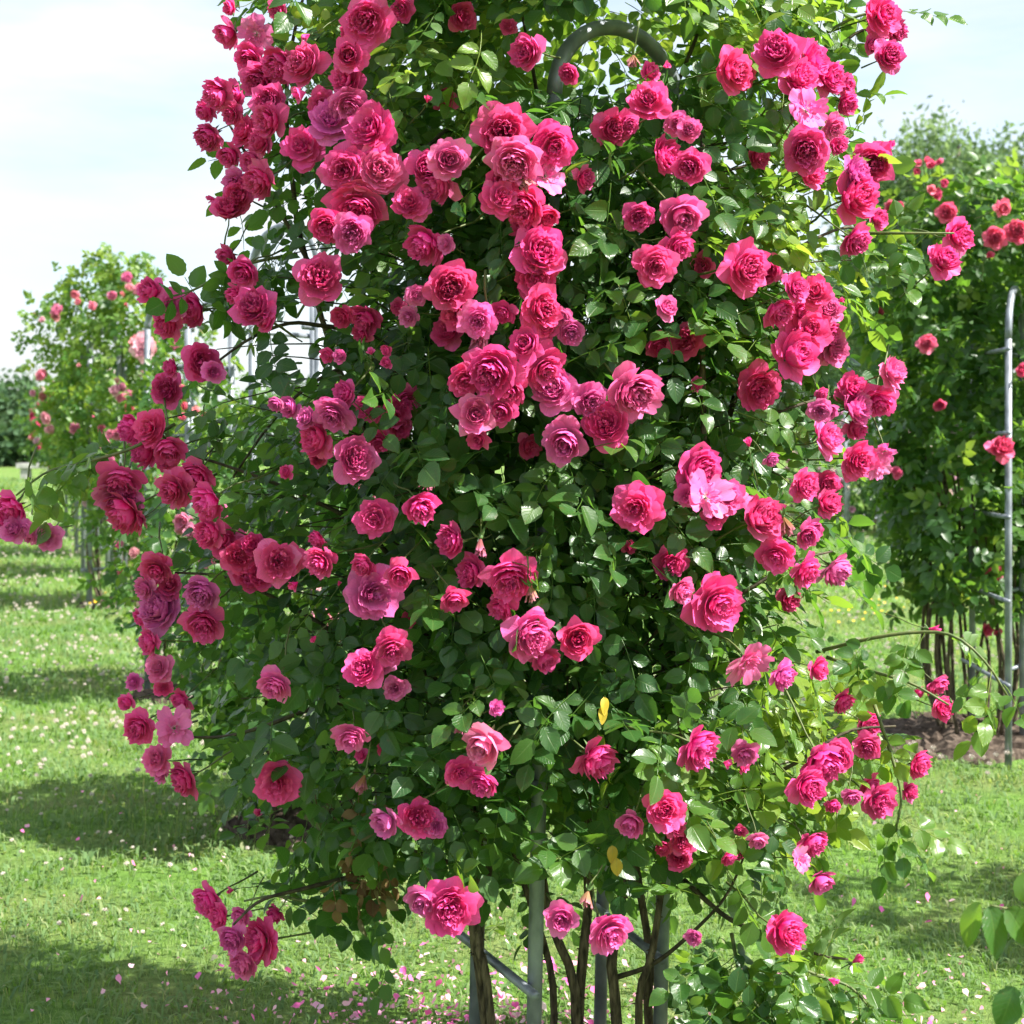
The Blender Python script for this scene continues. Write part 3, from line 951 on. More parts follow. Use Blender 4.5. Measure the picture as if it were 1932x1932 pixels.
# ---- canes and branches (photo px, px, depth)
def canes():
    def cane(name, pts, r0, r1, mat, knob=0.0, seg=8, n=18):
        P = spline([p if isinstance(p, Vector) else at(*p) for p in pts], n)
        rad = [r0 + (r1 - r0) * i / n for i in range(n + 1)]
        if name != "cane":
            return tube_obj(name, P, rad, mat, rose_root, seg, knob, BASE)
        acc = Acc()
        tube(acc, [p - BASE for p in P], rad, seg, True, 0.0, knob)
        for k in range(46):
            i = random.randrange(1, n - 1)
            q = P[i].lerp(P[i + 1], random.random()) - BASE
            d = Vector((random.uniform(-1, 1), random.uniform(-1, 1), random.uniform(-.3, .1))).normalized()
            tube(acc, [q + d * rad[i] * 0.7, q + d * (rad[i] + 0.003), q + d * (rad[i] + 0.0075) - Vector((0, 0, 0.002))], [0.0030, 0.0017, 0.0002], 4)
        return link(name, acc.mesh(name), rose_root, mat)
    G = lambda x, y: Vector((x, y, -0.03))
    # stout old canes rising from the ground
    cane("cane", [G(-0.03, 3.48), (908, 1850, 3.42), (893, 1745, 3.42), (900, 1500, 3.5), (820, 1100, 3.55), (640, 700, 3.6), (560, 420, 3.6)], 0.014, 0.006, M_BARK, 0.10)
    cane("cane", [G(-0.01, 3.44), (918, 1850, 3.40), (905, 1760, 3.41), (940, 1500, 3.5), (960, 1000, 3.6), (930, 500, 3.6), (860, 200, 3.6)], 0.011, 0.005, M_BARK, 0.10)
    cane("cane", [G(0.14, 3.60), (1085, 1870, 3.55), (1040, 1740, 3.56), (1020, 1560, 3.58), (1060, 1200, 3.6), (1080, 800, 3.62), (1040, 350, 3.6)], 0.013, 0.006, M_BARK, 0.10)
    cane("cane", [G(0.15, 3.62), (1095, 1860, 3.57), (1110, 1700, 3.58), (1108, 1560, 3.6), (1150, 1100, 3.62), (1200, 600, 3.6), (1260, 200, 3.6)], 0.013, 0.006, M_BARK, 0.10)
    cane("cane", [G(0.26, 3.56), (1160, 1880, 3.5), (1156, 1790, 3.5), (1200, 1560, 3.52), (1290, 1100, 3.5), (1400, 700, 3.5), (1500, 300, 3.55)], 0.0145, 0.006, M_BARK, 0.10)
    cane("cane", [G(0.30, 3.50), (1205, 1890, 3.46), (1232, 1790, 3.46), (1270, 1500, 3.46), (1325, 1000, 3.3), (1323, 560, 3.2), (1326, 250, 3.25)], 0.010, 0.005, M_BARK, 0.08)
    cane("cane", [G(0.34, 3.62), (1222, 1890, 3.55), (1226, 1800, 3.55), (1180, 1500, 3.6), (1130, 1000, 3.7), (1150, 600, 3.7)], 0.012, 0.006, M_BARK, 0.08)
    cane("cane", [G(0.08, 3.66), (1045, 1880, 3.62), (1000, 1700, 3.66), (860, 1300, 3.75), (760, 900, 3.8), (700, 500, 3.75)], 0.010, 0.005, M_BARK, 0.08)
    # side branches
    br = [
        [(900, 1640, 3.46), (790, 1610, 3.42), (690, 1560, 3.4), (640, 1480, 3.4), (600, 1380, 3.38)],
        [(1160, 1845, 3.5), (1230, 1820, 3.46), (1300, 1765, 3.42), (1370, 1690, 3.4), (1410, 1600, 3.38)],
        [(880, 720, 3.55), (770, 690, 3.45), (660, 690, 3.42), (580, 730, 3.4), (510, 800, 3.4), (440, 900, 3.4)],
        [(700, 625, 3.5), (610, 615, 3.45), (545, 610, 3.42), (470, 640, 3.4), (400, 690, 3.4)],
        [(760, 1290, 3.4), (640, 1200, 3.36), (540, 1140, 3.36), (430, 1090, 3.38), (330, 1080, 3.4)],
        [(780, 1330, 3.4), (620, 1330, 3.36), (500, 1370, 3.36), (420, 1390, 3.38), (330, 1390, 3.4)],
        [(830, 1180, 3.5), (700, 1010, 3.38), (560, 930, 3.36), (430, 880, 3.38), (330, 850, 3.4)],
        [(1280, 1560, 3.45), (1390, 1500, 3.36), (1500, 1440, 3.34), (1600, 1380, 3.36), (1690, 1370, 3.38)],
        [(1310, 1180, 3.4), (1400, 1120, 3.3), (1500, 1060, 3.32), (1570, 1040, 3.36)],
        [(1340, 900, 3.35), (1430, 800, 3.3), (1520, 760, 3.32), (1620, 740, 3.4)],
        [(1330, 560, 3.25), (1420, 520, 3.28), (1500, 470, 3.32), (1590, 430, 3.4), (1640, 440, 3.45)],
        [(1400, 300, 3.4), (1480, 200, 3.4), (1560, 110, 3.45), (1620, 60, 3.45), (1660, 60, 3.45)],
        [(620, 560, 3.5), (540, 420, 3.45), (470, 300, 3.45), (430, 230, 3.45)],
        [(1290, 1660, 3.45), (1370, 1730, 3.36), (1440, 1760, 3.3), (1540, 1800, 3.3), (1600, 1810, 3.3)],
        [(720, 1640, 3.4), (640, 1660, 3.36), (560, 1680, 3.3), (490, 1700, 3.24), (440, 1745, 3.22)],
        [(900, 400, 3.5), (860, 250, 3.3), (800, 280, 3.1), (750, 290, 3.08)],
        [(560, 420, 3.6), (540, 200, 3.55), (560, 40, 3.5), (600, -80, 3.55)],
        [(1500, 300, 3.55), (1470, 100, 3.5), (1400, -60, 3.5)],
        [(1040, 350, 3.6), (1000, 100, 3.5), (960, -80, 3.5)],
        [(1260, 200, 3.6), (1310, 80, 3.5), (1350, -40, 3.5)],
        [(1290, 1640, 3.3), (1300, 1480, 3.2), (1275, 1340, 3.12)],
    ]
    for b in br:
        cane("branch", b, 0.0062, 0.0025, M_TWIG_D, 0.05, 6, 14)
    # green arching shoots that leave the mass
    sh = {
        'left': [(330, 800, 3.4), (250, 845, 3.36), (170, 870, 3.34), (90, 890, 3.32), (30, 935, 3.3)],
        'right_arch': [(1540, 1230, 3.38), (1640, 1205, 3.3), (1730, 1193, 3.26), (1800, 1200, 3.22), (1860, 1250, 3.2), (1905, 1320, 3.2)],
        'right_low': [(1560, 1240, 3.36), (1640, 1265, 3.3), (1720, 1290, 3.26), (1790, 1330, 3.24)],
        'right_drop': [(1650, 1330, 3.34), (1680, 1420, 3.3), (1700, 1500, 3.28), (1690, 1570, 3.27)],
        'right_high': [(1600, 440, 3.42), (1680, 440, 3.36), (1740, 440, 3.34), (1800, 440, 3.34)],
        'upleft': [(560, 480, 3.45), (500, 490, 3.4), (430, 510, 3.38), (370, 545, 3.36), (320, 560, 3.36)],
        'lowleft': [(640, 1690, 3.36), (580, 1700, 3.34), (520, 1690, 3.33), (460, 1700, 3.33)],
        'topright': [(1560, 60, 3.45), (1620, 30, 3.44), (1680, 20, 3.44)],
        'bottomright': [(1440, 1770, 3.3), (1520, 1830, 3.26), (1600, 1860, 3.25), (1640, 1900, 3.25)],
        'bottomright_low': [(1380, 1760, 3.34), (1400, 1850, 3.3), (1440, 1910, 3.28), (1500, 1960, 3.28)],
    }
    for k, b in sh.items():
        cane("shoot", b, 0.0046, 0.0022, M_TWIG, 0.0, 6, 14)
    return sh


SHOOTS = canes()

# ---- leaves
YOUNG_BACKLIT = [(1490, 380, 150, 200, .22), (1480, 1430, 200, 260, .26), (1500, 900, 120, 200, .14), (1050, 20, 420, 80, .22), (1450, 60, 180, 100, .15), (940, 130, 110, 90, .42), (760, 140, 60, 50, .3), (1180, 70, 140, 70, .28), (920, 560, 70, 60, .3), (1560, 430, 110, 90, .32), (1580, 250, 60, 80, .32), (1560, 1330, 130, 120, .30),  # lighter leaf tint: some new growth, the rest backlit glow painted into the colour
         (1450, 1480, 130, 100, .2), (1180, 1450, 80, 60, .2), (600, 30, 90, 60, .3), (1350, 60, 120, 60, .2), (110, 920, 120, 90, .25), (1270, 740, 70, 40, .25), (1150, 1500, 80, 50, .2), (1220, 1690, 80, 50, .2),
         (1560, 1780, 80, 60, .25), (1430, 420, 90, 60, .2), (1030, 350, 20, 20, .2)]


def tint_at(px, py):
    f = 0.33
    for x, y, a, b, k in YOUNG_BACKLIT:
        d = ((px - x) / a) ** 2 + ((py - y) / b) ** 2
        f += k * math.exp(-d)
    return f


SHADES = [0.12, 0.26, 0.40, 0.56, 0.72, 0.9]
HI = {}
for si, s_ in enumerate(SHADES):
    for v_ in range(4):
        me_ = compound_leaf(900 + si * 10 + v_, True, 2 if v_ != 3 else 3, 0.055, s_).mesh("leaf")
        me_.materials.append(M_LEAF)
        HI[(si, v_)] = me_
HI_N = 0


def hi_leaf(P, nrm, dr, scale, tint):
    global HI_N
    HI_N += 1
    si = min(range(len(SHADES)), key=lambda i: abs(SHADES[i] - tint))
    o = bpy.data.objects.new("leaf", HI[(si, random.randrange(4))])
    COL.objects.link(o)
    o.parent = rose_root
    F = frames(np.array([nrm], float), np.array([dr], float))[0] * scale
    M = Matrix([[F[0][0], F[0][1], F[0][2], 0], [F[1][0], F[1][1], F[1][2], 0], [F[2][0], F[2][1], F[2][2], 0], [0, 0, 0, 1]])
    M.translation = Vector(P) - BASE
    o.matrix_local = M


def leaf_frame(out, rnd=0.55):
    n = np.array(out) * 0.62 + np.array((0, 0, 0.62)) + rng.normal(0, rnd, 3)
    d = np.array(out) * 0.5 + np.array((0, 0, -0.35)) + rng.normal(0, 0.75, 3)
    return n, d


RP = np.array(ROSE_POS)


def clear_of_roses(P, n, d, s):
    """no leaf may hang over the face of a bloom (a few do)"""
    F = frames(np.array([n], float), np.array([d], float))[0]
    if P[1] < 3.58:
        c = np.array(P) + F[:, 0] * 0.09 * s
        if random.random() > keep_front(966 + c[0] / c[1] * FPX, HOR + (EYE - c[2]) / c[1] * FPX):
            return False
    for q in (0.03, 0.085, 0.13):
        c = np.array(P) + F[:, 0] * q * s
        px, py = 966 + c[0] / c[1] * FPX, HOR + (EYE - c[2]) / c[1] * FPX
        hit = ((RP[:, 0] - px) ** 2 + (RP[:, 1] - py) ** 2 < (RP[:, 2] * 0.92 + 12) ** 2) & (c[1] < RP[:, 3] + 0.05)
        if hit.any():
            return random.random() < 0.07
    return True


low_P, low_n, low_d, low_s, low_t = [], [], [], [], []


def low_leaf(P, n, d, s, t):
    low_P.append(P); low_n.append(n); low_d.append(d); low_s.append(s); low_t.append(t)


# leaves along the free shoots
for kname, pts in SHOOTS.items():
    S = spline([at(*p) for p in pts], 14)
    for i in range(2, 15):
        for rep in range(2 if kname in ('left', 'upleft', 'lowleft', 'bottomright', 'bottomright_low') else 1):
            out = np.array((random.choice((-1, 1)) * 0.6, -0.6, 0.0))
            n, d = leaf_frame(out, 0.45)
            d = d + np.array((0, 0, -0.4))
            if not clear_of_roses(S[i], n, d, 1.0):
                continue
            hi_leaf(S[i], n, d, random.uniform(0.75, 1.05), random.choice((0.4, 0.56, 0.72)) if 'right' in kname or kname == 'left' else random.choice((0.26, 0.4)))

# the outermost layer towards the viewer: spaced leaves that can be told apart
spots = []
tries = 0
while HI_N < 300 and tries < 60000:
    tries += 1
    py = random.uniform(-60, 1900)
    L, Rr = np.interp(py, ROWS, LEFT), np.interp(py, ROWS, RIGHT)
    px = random.uniform(L - 15, Rr + 15)
    if random.random() > keep(px, py):
        continue
    if any((px - x) ** 2 + (py - y) ** 2 < 66 ** 2 for x, y in spots):
        continue
    if random.random() > keep_front(px, py):
        continue
    Yf, t = front_depth(px, py)
    P = at(px, py, Yf - 0.02 + random.uniform(-0.03, 0.03))
    t = max(-1, min(1, t))
    n, d = leaf_frame((t * .8, -0.9 * math.sqrt(max(0.02, 1 - t * t)), 0), 0.42)
    sc_ = random.uniform(0.85, 1.18)
    if not clear_of_roses(P, n, d, sc_):
        continue
    spots.append((px, py))
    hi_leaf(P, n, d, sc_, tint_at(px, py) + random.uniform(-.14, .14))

# the rest of the mass, all round and into the depth
count = 0
while count < 4300:
    py = random.uniform(-215, 1950)
    L, Rr = np.interp(py, ROWS, LEFT), np.interp(py, ROWS, RIGHT)
    c, h = (L + Rr) / 2, (Rr - L) / 2
    ang = random.uniform(0, 2 * math.pi)
    if math.sin(ang) > 0 and random.random() < 0.35:
        ang = -ang
    rr = math.sqrt(random.uniform(0.03, 1.0))
    px = c + h * rr * math.cos(ang)
    Y = YC + YR * rr * math.sin(ang) + random.uniform(-.03, .03)
    if random.random() > keep(966 + (px - 966) * min(Y, YC) / Y, py):
        continue
    P = at(px, py, Y)
    # keep the width constant with depth: the outline was measured at the middle
    P.x = (px - 966) / FPX * min(Y, YC)
    if Y < 3.58 and random.random() > keep_front(px, py):
        continue
    out = (math.cos(ang), math.sin(ang), 0)
    n, d = leaf_frame(out)
    sc_ = random.uniform(0.75, 1.12) * (0.88 if px < 760 else 1.0)
    if Y < 3.75 and not clear_of_roses(P, n, d, sc_):
        continue
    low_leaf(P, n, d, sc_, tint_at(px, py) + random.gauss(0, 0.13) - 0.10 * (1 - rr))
    count += 1

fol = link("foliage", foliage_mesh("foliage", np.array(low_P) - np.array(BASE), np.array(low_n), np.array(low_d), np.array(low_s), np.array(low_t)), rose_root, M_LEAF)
fol["kind"] = "stuff"

# fine twigs inside the mass
acc = Acc()
for i in range(0, len(low_P), 4):
    P = Vector(low_P[i]) - BASE
    if P.z < 0.85 or P.z > 2.3:
        continue
    core = Vector((P.x * 0.45, P.y * 0.45, P.z - random.uniform(0.0, 0.2)))
    mid = P.lerp(core, 0.5) + Vector((0, 0, random.uniform(0, 0.06)))
    tube(acc, spline([P, mid, core], 4), [0.0012, 0.0016, 0.002, 0.0024, 0.0028], 4, False)
tw = link("twigs", acc.mesh("twigs"), rose_root, M_TWIG_D)
tw["kind"] = "stuff"

# withered brown spray on the lower left, and two yellow leaves
for k in range(26):
    px, py = random.gauss(655, 32), random.uniform(1490, 1715)
    if py > 1640:
        px += 25
    me = compound_leaf(4000 + k, True, 1, 0.040, random.uniform(0.1, 0.9)).mesh("withered_leaf")
    me.materials.append(M_DEAD)
    o = link("withered_leaf", me, rose_root)
    F = frames(np.array([rng.normal(0, 1, 3) + np.array((0, -0.6, 0))]), np.array([[rng.normal(0, .35), rng.normal(0, .35), -1.0]]))[0] * random.uniform(0.7, 1.1)
    M = Matrix([[*F[0], 0], [*F[1], 0], [*F[2], 0], [0, 0, 0, 1]])
    M.translation = at(px, py, 3.2 + random.uniform(-.05, .05)) - BASE
    o.matrix_local = M
for (px, py) in ((1140, 1335), (1137, 1352), (1163, 1638), (1155, 1615)):
    V, Q, U = leaflet(0.036, 0.024, 8, 0, 0.1, 0.15, 0.5)
    o = link("yellow_leaf", to_mesh("yellow_leaf", V, Q, None, U, np.full(len(V), random.uniform(0, 1))), rose_root, M_YELLOW)
    o.location = at(px, py - 20, 2.98) - BASE
    o.rotation_euler = (R(random.uniform(-20, 20)), R(80), R(-70 + random.uniform(-20, 20)))
    o["label"] = "yellowed leaf"

# ---- its trellis, leaning a little to the right
trellis("rose_trellis", [(-0.09, 3.60), (0.04, 3.30), (0.22, 3.87), (0.335, 3.52)], 2.52,
        "grey galvanised trellis holding up the big hot pink rose, arched tube at its top", tilt=(0.055, 0.0), arches=((1, 3),), first_rung=0.42, rung_gap=0.44)
soil_bed(0.13, 3.58, 0.52)

# ================================================================== THE OTHER ROSES
SIMPLE = []
for s_ in range(6):
    L_, W_ = 0.055, 0.036
    acc_ = Acc()
    rd_ = random.Random(s_)
    for j_ in range(5):
        V_, Q_, U_ = leaflet(L_ * rd_.uniform(.8, 1.1), W_, 3, 0, 0.3, rd_.uniform(0, .3), 0, 2)
        M_ = np.array(Euler((R(rd_.uniform(-30, 30)), R(rd_.uniform(-25, 25)), R((-70, -45, 0, 45, 70)[j_] + rd_.uniform(-12, 12)))).to_matrix())
        acc_.add(V_ @ M_.T + np.array(((0.03, 0.06, 0.075, 0.06, 0.03)[j_], 0, 0)), Q_, None, U_)
    SIMPLE.append(acc_arrays(acc_))


def bg_rose(name, cx, cy, label, prof, nleaf, colors, nrose, dsize, spread=0.0, seed=0, ncane=9, cane_to=1.6, rose_z=(0.9, 2.6), rose_spots=None, tint=0.38, group="other roses on trellises along the rows", petals=False, scale=1.0, dy=0.0):
    """prof: list of (z, radius). rose_spots: explicit (px, py, d) seen in the photo"""
    rd = random.Random(seed)
    root = empty(name, (cx, cy, 0))
    tag(root, label, "rose bush", group)
    zs = np.array([p[0] for p in prof]); rs = np.array([p[1] for p in prof])
    P, nn, dd, ss, tt = [], [], [], [], []
    while len(P) < nleaf:
        z = rd.uniform(zs[0], zs[-1])
        r = np.interp(z, zs, rs)
        if rd.random() > r / rs.max():
            continue
        a = rd.uniform(0, 6.283)
        lump = 1 + 0.22 * math.sin(a * 3 + z * 2.3 + seed) + 0.16 * math.sin(a * 5 - z * 4.1 + 2 * seed)
        if rd.random() < 0.30 * (1 + math.sin(a * 4 + z * 5 + seed * 3)):
            continue
        q = math.sqrt(rd.uniform(0.25, 1.0)) * r * lump
        if rd.random() < 0.05:
            q *= rd.uniform(1.05, 1.35)
        P.append((q * math.cos(a), q * math.sin(a), z + rd.gauss(0, 0.04)))
        n, d = leaf_frame((math.cos(a), math.sin(a), 0))
        nn.append(n); dd.append(d); ss.append(rd.uniform(0.8, 1.25) * scale)
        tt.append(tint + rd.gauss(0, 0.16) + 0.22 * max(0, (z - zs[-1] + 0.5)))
    fo = link("foliage", foliage_mesh("foliage", np.array(P), np.array(nn), np.array(dd), np.array(ss), np.array(tt), SIMPLE), root, M_LEAF_BG)
    fo["kind"] = "stuff"
    for k in range(ncane):
        a = rd.uniform(0, 6.283)
        x, y = 0.16 * math.cos(a), 0.16 * math.sin(a)
        b = a + rd.uniform(-0.8, 0.8)
        rr = np.interp(cane_to, zs, rs) * 0.7
        pts = spline([(x, y, -0.03), (x * 1.6 + rd.uniform(-.05, .05), y * 1.6, 0.45), (rr * 0.6 * math.cos(b), rr * 0.6 * math.sin(b), 1.1), (rr * math.cos(b), rr * math.sin(b), cane_to)], 9)
        tube_obj("cane", pts, [0.0125 - 0.0008 * i for i in range(10)], M_BARK, root, 6, 0.08)
    if rose_spots:
        for (px, py, d, Y) in rose_spots:
            Y += dy
            p = at(px, py, Y) - Vector((cx, cy, 0))
            add_rose(root, p, d / FPX * Y, (rd.uniform(-.4, .4), -1, rd.uniform(-.2, .6)), rd.choice("nnc") if d > 26 else rd.choice("ncb"), rd.choice(colors), 6, petals)
    for k in range(nrose):
        z = rd.uniform(*rose_z)
        a = rd.uniform(math.pi * 1.0, math.pi * 2.0)
        r = np.interp(z, zs, rs) * rd.uniform(0.92, 1.12)
        add_rose(root, (r * math.cos(a), r * math.sin(a), z), dsize * rd.uniform(0.7, 1.15), (math.cos(a) * .5, -1, rd.uniform(-.3, .5)), rd.choice("nnnc"), rd.choice(colors), 6, petals)
    return root


RED = [(0.75, 0.045, 0.10), (0.80, 0.07, 0.13), (0.82, 0.16, 0.20)]
SALMON = [(0.84, 0.24, 0.20), (0.85, 0.34, 0.30), (0.85, 0.42, 0.42), (0.86, 0.46, 0.38)]
PALE = [(0.85, 0.45, 0.52), (0.85, 0.52, 0.58), (0.84, 0.36, 0.46)]
CRIMSON = [(0.62, 0.02, 0.07), (0.70, 0.05, 0.10)]
WHITE = [(0.85, 0.80, 0.76), (0.85, 0.84, 0.80)]

# right: coral red rose on its trellis, bare canes below
RX, RY = 2.44, 8.05
bg_rose("climbing_rose", RX, RY, "dark leafy climbing rose with coral red blooms and bare canes at right edge",
        [(0.75, 0.30), (1.0, 0.44), (1.4, 0.56), (2.0, 0.62), (2.4, 0.62), (2.75, 0.42), (2.95, 0.2)], 2300, RED, 4, 0.085, seed=5, scale=1.15, ncane=20, cane_to=1.5,
        rose_spots=[(1787, 402, 36, 7.2), (1889, 394, 34, 7.1), (1876, 448, 38, 7.05), (1918, 438, 40, 7.05), (1749, 649, 34, 7.1), (1886, 849, 46, 6.98), (1928, 700, 30, 7.0), (1862, 486, 24, 7.1),
                    (1732, 312, 18, 7.3), (1745, 306, 20, 7.3), (1757, 311, 18, 7.3), (1772, 307, 20, 7.3), (1728, 324, 14, 7.3), (1752, 358, 24, 7.3), (1766, 366, 20, 7.3), (1778, 346, 20, 7.3), (1681, 392, 28, 7.4), (1697, 388, 14, 7.4),
                    (1690, 893, 22, 7.3), (1665, 520, 18, 7.3), (1862, 1188, 22, 7.5), (1880, 1192, 18, 7.5)],
        tint=0.40, petals=True, dy=0.32)
trellis("rose_trellis", [(2.41, 8.02), (2.385, 7.36), (2.80, 8.10), (2.62, 7.86)], 2.35, "grey galvanised trellis with tall uprights in the coral red rose at right edge", first_rung=0.42, rung_gap=0.40, overhang=0.10)
soil_bed(RX, RY, 0.62)
# the next one of that row, nearer, beyond the right edge: its shadow lies on the lawn
bg_rose("climbing_rose", 3.5, 4.55, "climbing rose beyond the right edge whose shadow lies on the lawn", [(0.5, 0.2), (0.9, 0.45), (1.6, 0.62), (2.2, 0.62), (2.7, 0.3)], 900, RED, 8, 0.085, seed=6)
trellis("rose_trellis", square(3.5, 4.55, 0.36, -0.5), 2.4, "galvanised trellis of the rose beyond the right edge")
soil_bed(3.5, 4.55, 0.5)

# left row, going away
K1 = (-0.80, 6.25)
bg_rose("climbing_rose", *K1, "low rose with pale pink blooms directly behind the big hot pink rose", [(0.2, 0.4), (0.6, 0.58), (1.2, 0.6), (1.6, 0.42), (1.8, 0.15)], 1500, PALE, 16, 0.075, seed=7, ncane=7, cane_to=1.0, rose_z=(0.6, 1.45),
        rose_spots=[(345, 1000, 26, 5.9), (362, 1012, 24, 5.9), (385, 1050, 34, 5.9), (395, 1062, 26, 5.9), (470, 1125, 40, 5.8), (490, 1130, 36, 5.8), (505, 1150, 34, 5.8), (520, 1160, 26, 5.8), (430, 970, 34, 5.85), (445, 985, 30, 5.85),
                    (460, 1280, 36, 5.8), (525, 1320, 30, 5.8), (640, 912, 26, 5.9), (680, 1010, 22, 5.9), (560, 900, 22, 5.9)], petals=True)
trellis("rose_trellis", square(*K1, 0.36, -0.62), 2.45, "bare galvanised trellis uprights glimpsed through the left of the big rose")
soil_bed(*K1, 0.36)
K2 = (-2.0, 9.5)
bg_rose("climbing_rose", *K2, "loose rose with pale pink and cream blooms behind the left side of the big rose", [(0.35, 0.25), (0.8, 0.5), (1.3, 0.6), (1.8, 0.5), (2.1, 0.2)], 700, PALE + SALMON, 22, 0.08, seed=8, cane_to=1.2, rose_z=(0.7, 2.0),
        rose_spots=[(345, 735, 22, 9.1), (230, 1080, 18, 9.2), (225, 1030, 20, 9.2)])
trellis("rose_trellis", square(*K2, 0.36, -0.62), 2.45, "galvanised trellis in the loose pale rose behind the big rose, second of the left row", r=0.02)
soil_bed(*K2, 0.34)
K3 = (-3.72, 14.5)
K3_ROOT = bg_rose("climbing_rose", *K3, "tall loose climbing rose dotted with salmon and pale pink blooms at far left", [(0.95, 0.3), (1.2, 0.55), (1.5, 0.7), (2.1, 0.72), (2.7, 0.74), (3.0, 0.5), (3.35, 0.18)], 1900, SALMON + PALE, 26, 0.10, seed=9, ncane=12, rose_z=(1.3, 3.1),
        rose_spots=[(105, 598, 22, 13.8), (110, 588, 24, 13.8), (140, 557, 22, 13.8), (245, 545, 18, 13.8), (265, 548, 24, 13.8), (235, 480 + 80, 20, 13.8), (240, 578, 18, 13.8), (270, 655, 42, 13.6), (280, 662, 36, 13.6), (220, 717, 26, 13.7), (150, 571, 16, 13.8), (170, 573, 18, 13.8),
                    (262, 635, 16, 13.7), (300, 645, 20, 13.7), (150, 690, 10, 13.7)], tint=0.64, scale=1.15)
add_rose(K3_ROOT, at(272, 657, 13.45) - Vector((K3[0], K3[1], 0)), 0.22, (0.1, -1, 0.1), 'o', (0.86, 0.80, 0.68), 6, True)["label"] = "large creamy white bloom"
trellis("rose_trellis", square(-3.68, 14.45, 0.42, -0.62), 2.6, "galvanised trellis of the tall salmon rose at left, its posts bare near the grass", r=0.027, rung_gap=0.5)
soil_bed(-3.72, 14.6, 0.4)
ROWN = [((-4.62, 17.6), "climbing rose with crimson and white blooms behind the tall salmon rose at left", CRIMSON + WHITE, 10),
        ((-5.55, 20.6), "farther climbing rose with crimson blooms, fifth in the left row", CRIMSON, 12),
        ((-6.65, 23.9), "farthest climbing rose of the left row, pink and crimson, before the dark trees", CRIMSON + SALMON, 13)]
for (p, lab, cols, sd_) in ROWN:
    bg_rose("climbing_rose", *p, lab, [(1.05, 0.35), (1.25, 0.6), (1.5, 0.8), (2.1, 0.75), (2.5, 0.4)], 900, cols, 34, 0.10, seed=sd_, cane_to=1.4, rose_z=(0.8, 2.4), tint=0.45, scale=1.3)
    trellis("rose_trellis", square(*p, 0.42, -0.62), 2.5, "galvanised trellis of the " + lab.split(" with ")[0].split(", ")[0] + {10: " with white blooms", 12: " fifth in the row", 13: " at the far end"}[sd_], r=0.027, rung_gap=0.5)
# far right: dark bush with small white flowers seen between the two big roses
bg_rose("white_rose_bush", 5.9, 25.5, "dark distant bush with masses of small white flowers between the two rose columns", [(0.1, 1.1), (0.8, 1.5), (1.4, 1.5), (2.0, 1.0), (2.3, 0.3)], 1500, WHITE, 130, 0.11, seed=14, ncane=5, cane_to=1.2, rose_z=(0.3, 2.1), tint=0.15, scale=1.6, group="distant bushes behind the lawn")
trellis("rose_trellis", square(5.5, 24.0, 0.5, -0.3), 2.3, "thin grey posts in front of the distant white flowered bush", r=0.027, rung_gap=0.6)

# ---- shoot reaching into the frame at bottom right, nearer than everything else
sx, sy = 1.02, 1.75
shoot = empty("rose_shoot", (sx, sy, 0))
tag(shoot, "out of focus leafy rose shoot poking in at the bottom right corner", "rose shoot")


def shoot_stem(name, pts, r0, r1):
    S = spline(pts, 14)
    tube_obj(name, S, [r0 + (r1 - r0) * i / 14 for i in range(15)], M_TWIG, shoot, 6, 0, Vector((sx, sy, 0)))
    return S


SY = 2.05
shoot_stem("cane", [Vector((sx, sy, -0.03)), Vector((sx + 0.02, sy + 0.06, 0.4)), at(2120, 1900, SY), at(2060, 1760, SY)], 0.006, 0.003)
shoot_stem("twig", [at(2060, 1760, SY), at(1990, 1722, SY), at(1915, 1716, SY), at(1868, 1708, SY)], 0.0022, 0.0012)
shoot_stem("twig", [at(2120, 1900, SY), at(2040, 1860, SY), at(1960, 1850, SY), at(1925, 1858, SY)], 0.0022, 0.0012)


def shoot_leaf(px, py, ang, L, W, tint, roll=0.0, pitch=0.0):
    """hanging leaflet; ang is its direction in the picture plane, -90 hangs straight down"""
    V, Q, U = leaflet(L, W, 14, 0.03, 0.35, 0.12, 0.4, 6)
    o = link("leaf", to_mesh("leaf", V, Q, None, U, np.full(len(V), tint)), shoot, M_LEAF)
    d = Vector((math.cos(R(ang)), -math.sin(R(pitch)), math.sin(R(ang)))).normalized()
    nrm = Vector((math.sin(R(roll)), -math.cos(R(roll)), 0.25))
    F = frames(np.array([tuple(nrm)]), np.array([tuple(d)]))[0]
    M = Matrix([[*F[0], 0], [*F[1], 0], [*F[2], 0], [0, 0, 0, 1]])
    M.translation = at(px, py, SY) - Vector((sx, sy, 0))
    o.matrix_local = M


for a_ in ((1850, 1702, -118, .068, .034, .6, -60), (1866, 1710, -86, .070, .042, .42, 20), (1900, 1712, -60, .062, .040, .5, 10), (1940, 1714, 20, .060, .042, .62, 0), (1925, 1700, 60, .050, .036, .6, -30),
           (1960, 1720, -100, .065, .045, .4, 15), (1915, 1862, -110, .062, .040, .35, -20), (1935, 1858, -80, .060, .042, .42, 20), (1975, 1852, -70, .065, .045, .5, 0), (1985, 1846, 40, .060, .040, .5, 0)):
    shoot_leaf(*a_)
soil_bed(sx, sy, 0.16)

